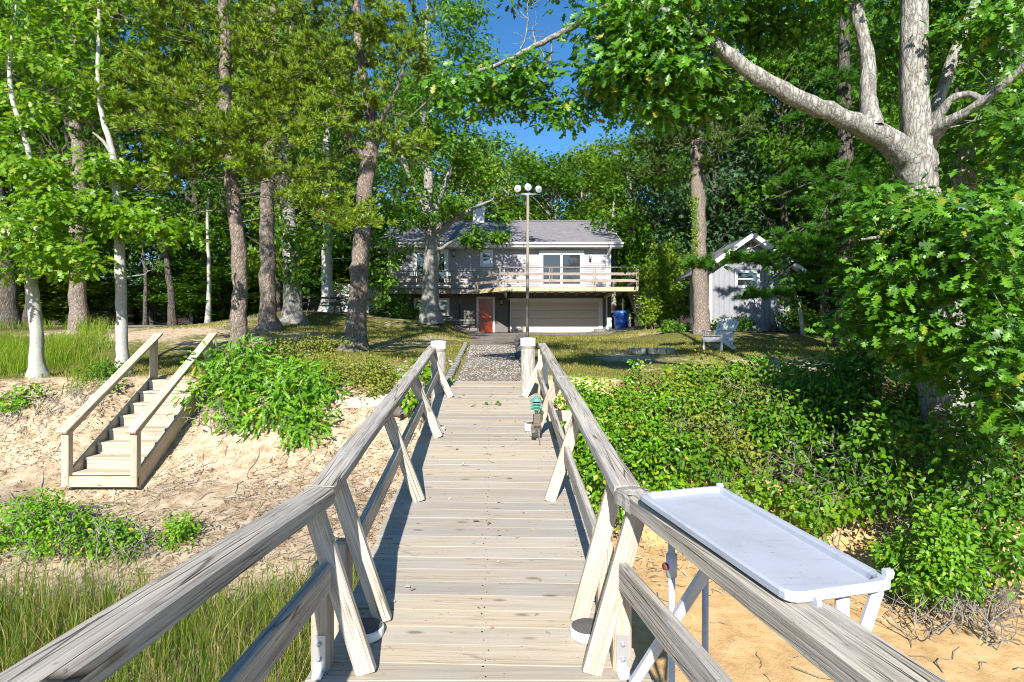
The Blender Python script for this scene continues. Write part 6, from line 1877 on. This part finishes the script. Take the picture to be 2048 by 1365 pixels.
# lawn
def lawn_keep(x, y):
    return not_path(x, y) & (fbm(x * 1.1, y * .8, 21) > -.30 + .12 * ss((-x - 1.5) / 4)) & (y > 9.8 + .25 * np.sin(x * .8 + 1) * .6 + .2 * fbm(x * 1.5, y, 6)) & ~((x > 7.5) & (y > 20))
xy = np.concatenate([field(60000, -9, 10, 9.6, 15, lawn_keep), field(60000, -14, 12, 15, 27, lawn_keep)])
d = xy[:, 1] / 12.0
V, Fq = blades(xy, rg.uniform(.03, .075, len(xy)) * (1 + .4 * (d - 1)), .0045 * d * rg.uniform(.7, 1.4, len(xy)), rg, .6)
tag(np_obj('lawn_grass', V, Fq, LF['lawn']), 'short patchy lawn grass', None, None, 'stuff')
# pine straw, dead leaves and bits of reed on the sand and in the lawn
def litter(n, x0, x1, y0, y1, keep, s0, s1, name, label):
    xy = field(n, x0, x1, y0, y1, keep); n = len(xy)
    z = H(xy[:, 0], xy[:, 1]) + rg.uniform(.004, .02, n)
    c = np.stack([xy[:, 0], xy[:, 1], z], -1)
    nr = rg.normal(size=(n, 3)) * .35; nr[:, 2] += 1
    T_ = np.array([(-.5, -.035, 0), (0, -.06, .05), (.5, -.02, 0), (.5, .02, 0), (0, .05, .04), (-.5, .035, 0)])
    V, Fq = leaves(c, rg.uniform(s0, s1, n), nr, (T_, np.arange(6)[None]), rg)
    tag(np_obj(name, V, Fq, LF['litter']), label, None, None, 'stuff')
litter(22000, -9, -.9, 4.8, 9.9, lambda x, y: (fbm(x * 1.2, y * 1.2, 31) > -.45) & not_dock(x, y), .03, .13, 'straw_litter', 'dead reeds and pine straw strewn over the left sand bank')
litter(3500, .7, 6.5, 4.5, 8.5, lambda x, y: (y > 6.2 - .25 * x + .3 * fbm(x, y, 2)), .05, .14, 'leaf_litter', 'dead leaves and twigs along the foot of the right bank')
litter(5000, -14, 9, 9.8, 24, lambda x, y: (fbm(x * .8, y * .8, 33) > .0) & not_path(x, y), .05, .13, 'pine_straw', 'orange pine straw lying in the lawn')
# loose shells and gravel on the path
def chips(n, keep, x0, x1, y0, y1, r0, r1, mat, name, label):
    xy = field(n, x0, x1, y0, y1, keep); n = len(xy)
    c = np.stack([xy[:, 0], xy[:, 1], H(xy[:, 0], xy[:, 1]) + .035], -1)
    T_ = np.array([(1, 0, 0), (-.5, .8, 0), (-.5, -.8, 0), (0, 0, .7)])
    F_ = np.array([[0, 1, 3], [1, 2, 3], [2, 0, 3]])
    nr = rg.normal(size=(n, 3)) * .4; nr[:, 2] += 1
    V, Fq = leaves(c, rg.uniform(r0, r1, n), nr, (T_, F_), rg)
    tag(np_obj(name, V, Fq, mat), label, None, None, 'stuff')
chips(4500, lambda x, y: ~not_path(x, y), -1.6, .4, 9.4, 18, .010, .026, M['shell'], 'gravel', 'crushed white shells on the path')
chips(500, lambda x, y: (fbm(x, y, 5) > .1) & (y > 9.8), -4.5, -1.2, 9.8, 13, .02, .05, M['shell'], 'shell_chips', 'scattered shell chips in the bare patch by the left railing')
chips(420, lambda x, y: not_dock(x, y), -8, -1, 5, 9.5, .012, .03, M['shell'], 'pebbles', 'pale pebbles on the sandy bank')
# twigs and roots lying on the sand
tw = MB()
for k in range(330):
    x, y = (rg.uniform(-8, -1.0), rg.uniform(5.2, 9.4)) if k < 260 else (rg.uniform(1.2, 6), rg.uniform(4.4, 6.6))
    a = rg.uniform(0, 6.28); L = rg.uniform(.15, .7); pts = []
    for j in range(6):
        pts.append((x, y, float(H(x, y)) + .012)); a += rg.normal() * .45; x += math.cos(a) * L / 6; y += math.sin(a) * L / 6
    tw.tube(pts, np.linspace(rg.uniform(.003, .008), .002, 6), 4, False)
tag(tw.build('twig_litter', BK['twig'], None, True), 'thin dead twigs lying on the sand', None, None, 'stuff')

# bits blown onto the boardwalk
n = 70
y_ = rg.uniform(2.9, 9.0, n); x_ = np.array([xc(a) for a in y_]) + rg.uniform(-.7, .7, n)
c = np.stack([x_, y_, np.array([zd(a) for a in y_]) + .008], -1)
nr = rg.normal(size=(n, 3)) * .25; nr[:, 2] += 1
V, Fq = leaves(c, rg.uniform(.02, .06, n), nr, leaf_oval(), rg)
tag(np_obj('fallen_leaves', V, Fq, LF['litter']), 'dry leaf bits lying on the boardwalk', None, None, 'stuff')
# a torn green oak sprig lying on the boards
sp_c = P(985, 806, 7.7); sp_c.z = zd(7.7) + .015
t = thing('fallen_sprig', sp_c, 'small torn sprig of green leaves lying on the boardwalk planks', 'sprig')
k = 9
cc = np.array(sp_c)[None] + rg.normal(size=(k, 3)) * np.array([.09, .05, .004])
nr = rg.normal(size=(k, 3)) * .4; nr[:, 2] += 1
V, Fq = leaves(cc, rg.uniform(.05, .09, k), nr, leaf_oak_mid(), rg)
np_obj('leaf', V, Fq, LF['oak'], t, False, 'stuff')
MB().tube([tuple(sp_c + Vector((-.14, .02, 0))), tuple(sp_c), tuple(sp_c + Vector((.13, -.02, 0)))], [.004, .004, .002], 5).build('stem', BK['twig'], t, True)
# the thicket goes on past the right edge of the view
shrub('bank_shrub', 'shrubs covering the bank farther right, beyond the huge oak', 640, [
    (2170, 900, 110, 110, 6.6, .8, 30, .26), (2330, 860, 130, 110, 7.0, .8, 34, .28), (2520, 850, 150, 110, 7.4, .8, 34, .3), (2250, 760, 160, 60, 8.4, .8, 26, .28), (2480, 760, 160, 60, 8.8, .8, 26, .28)],
    LF['oak'], .085, 46, OVAL, flat=1.0)
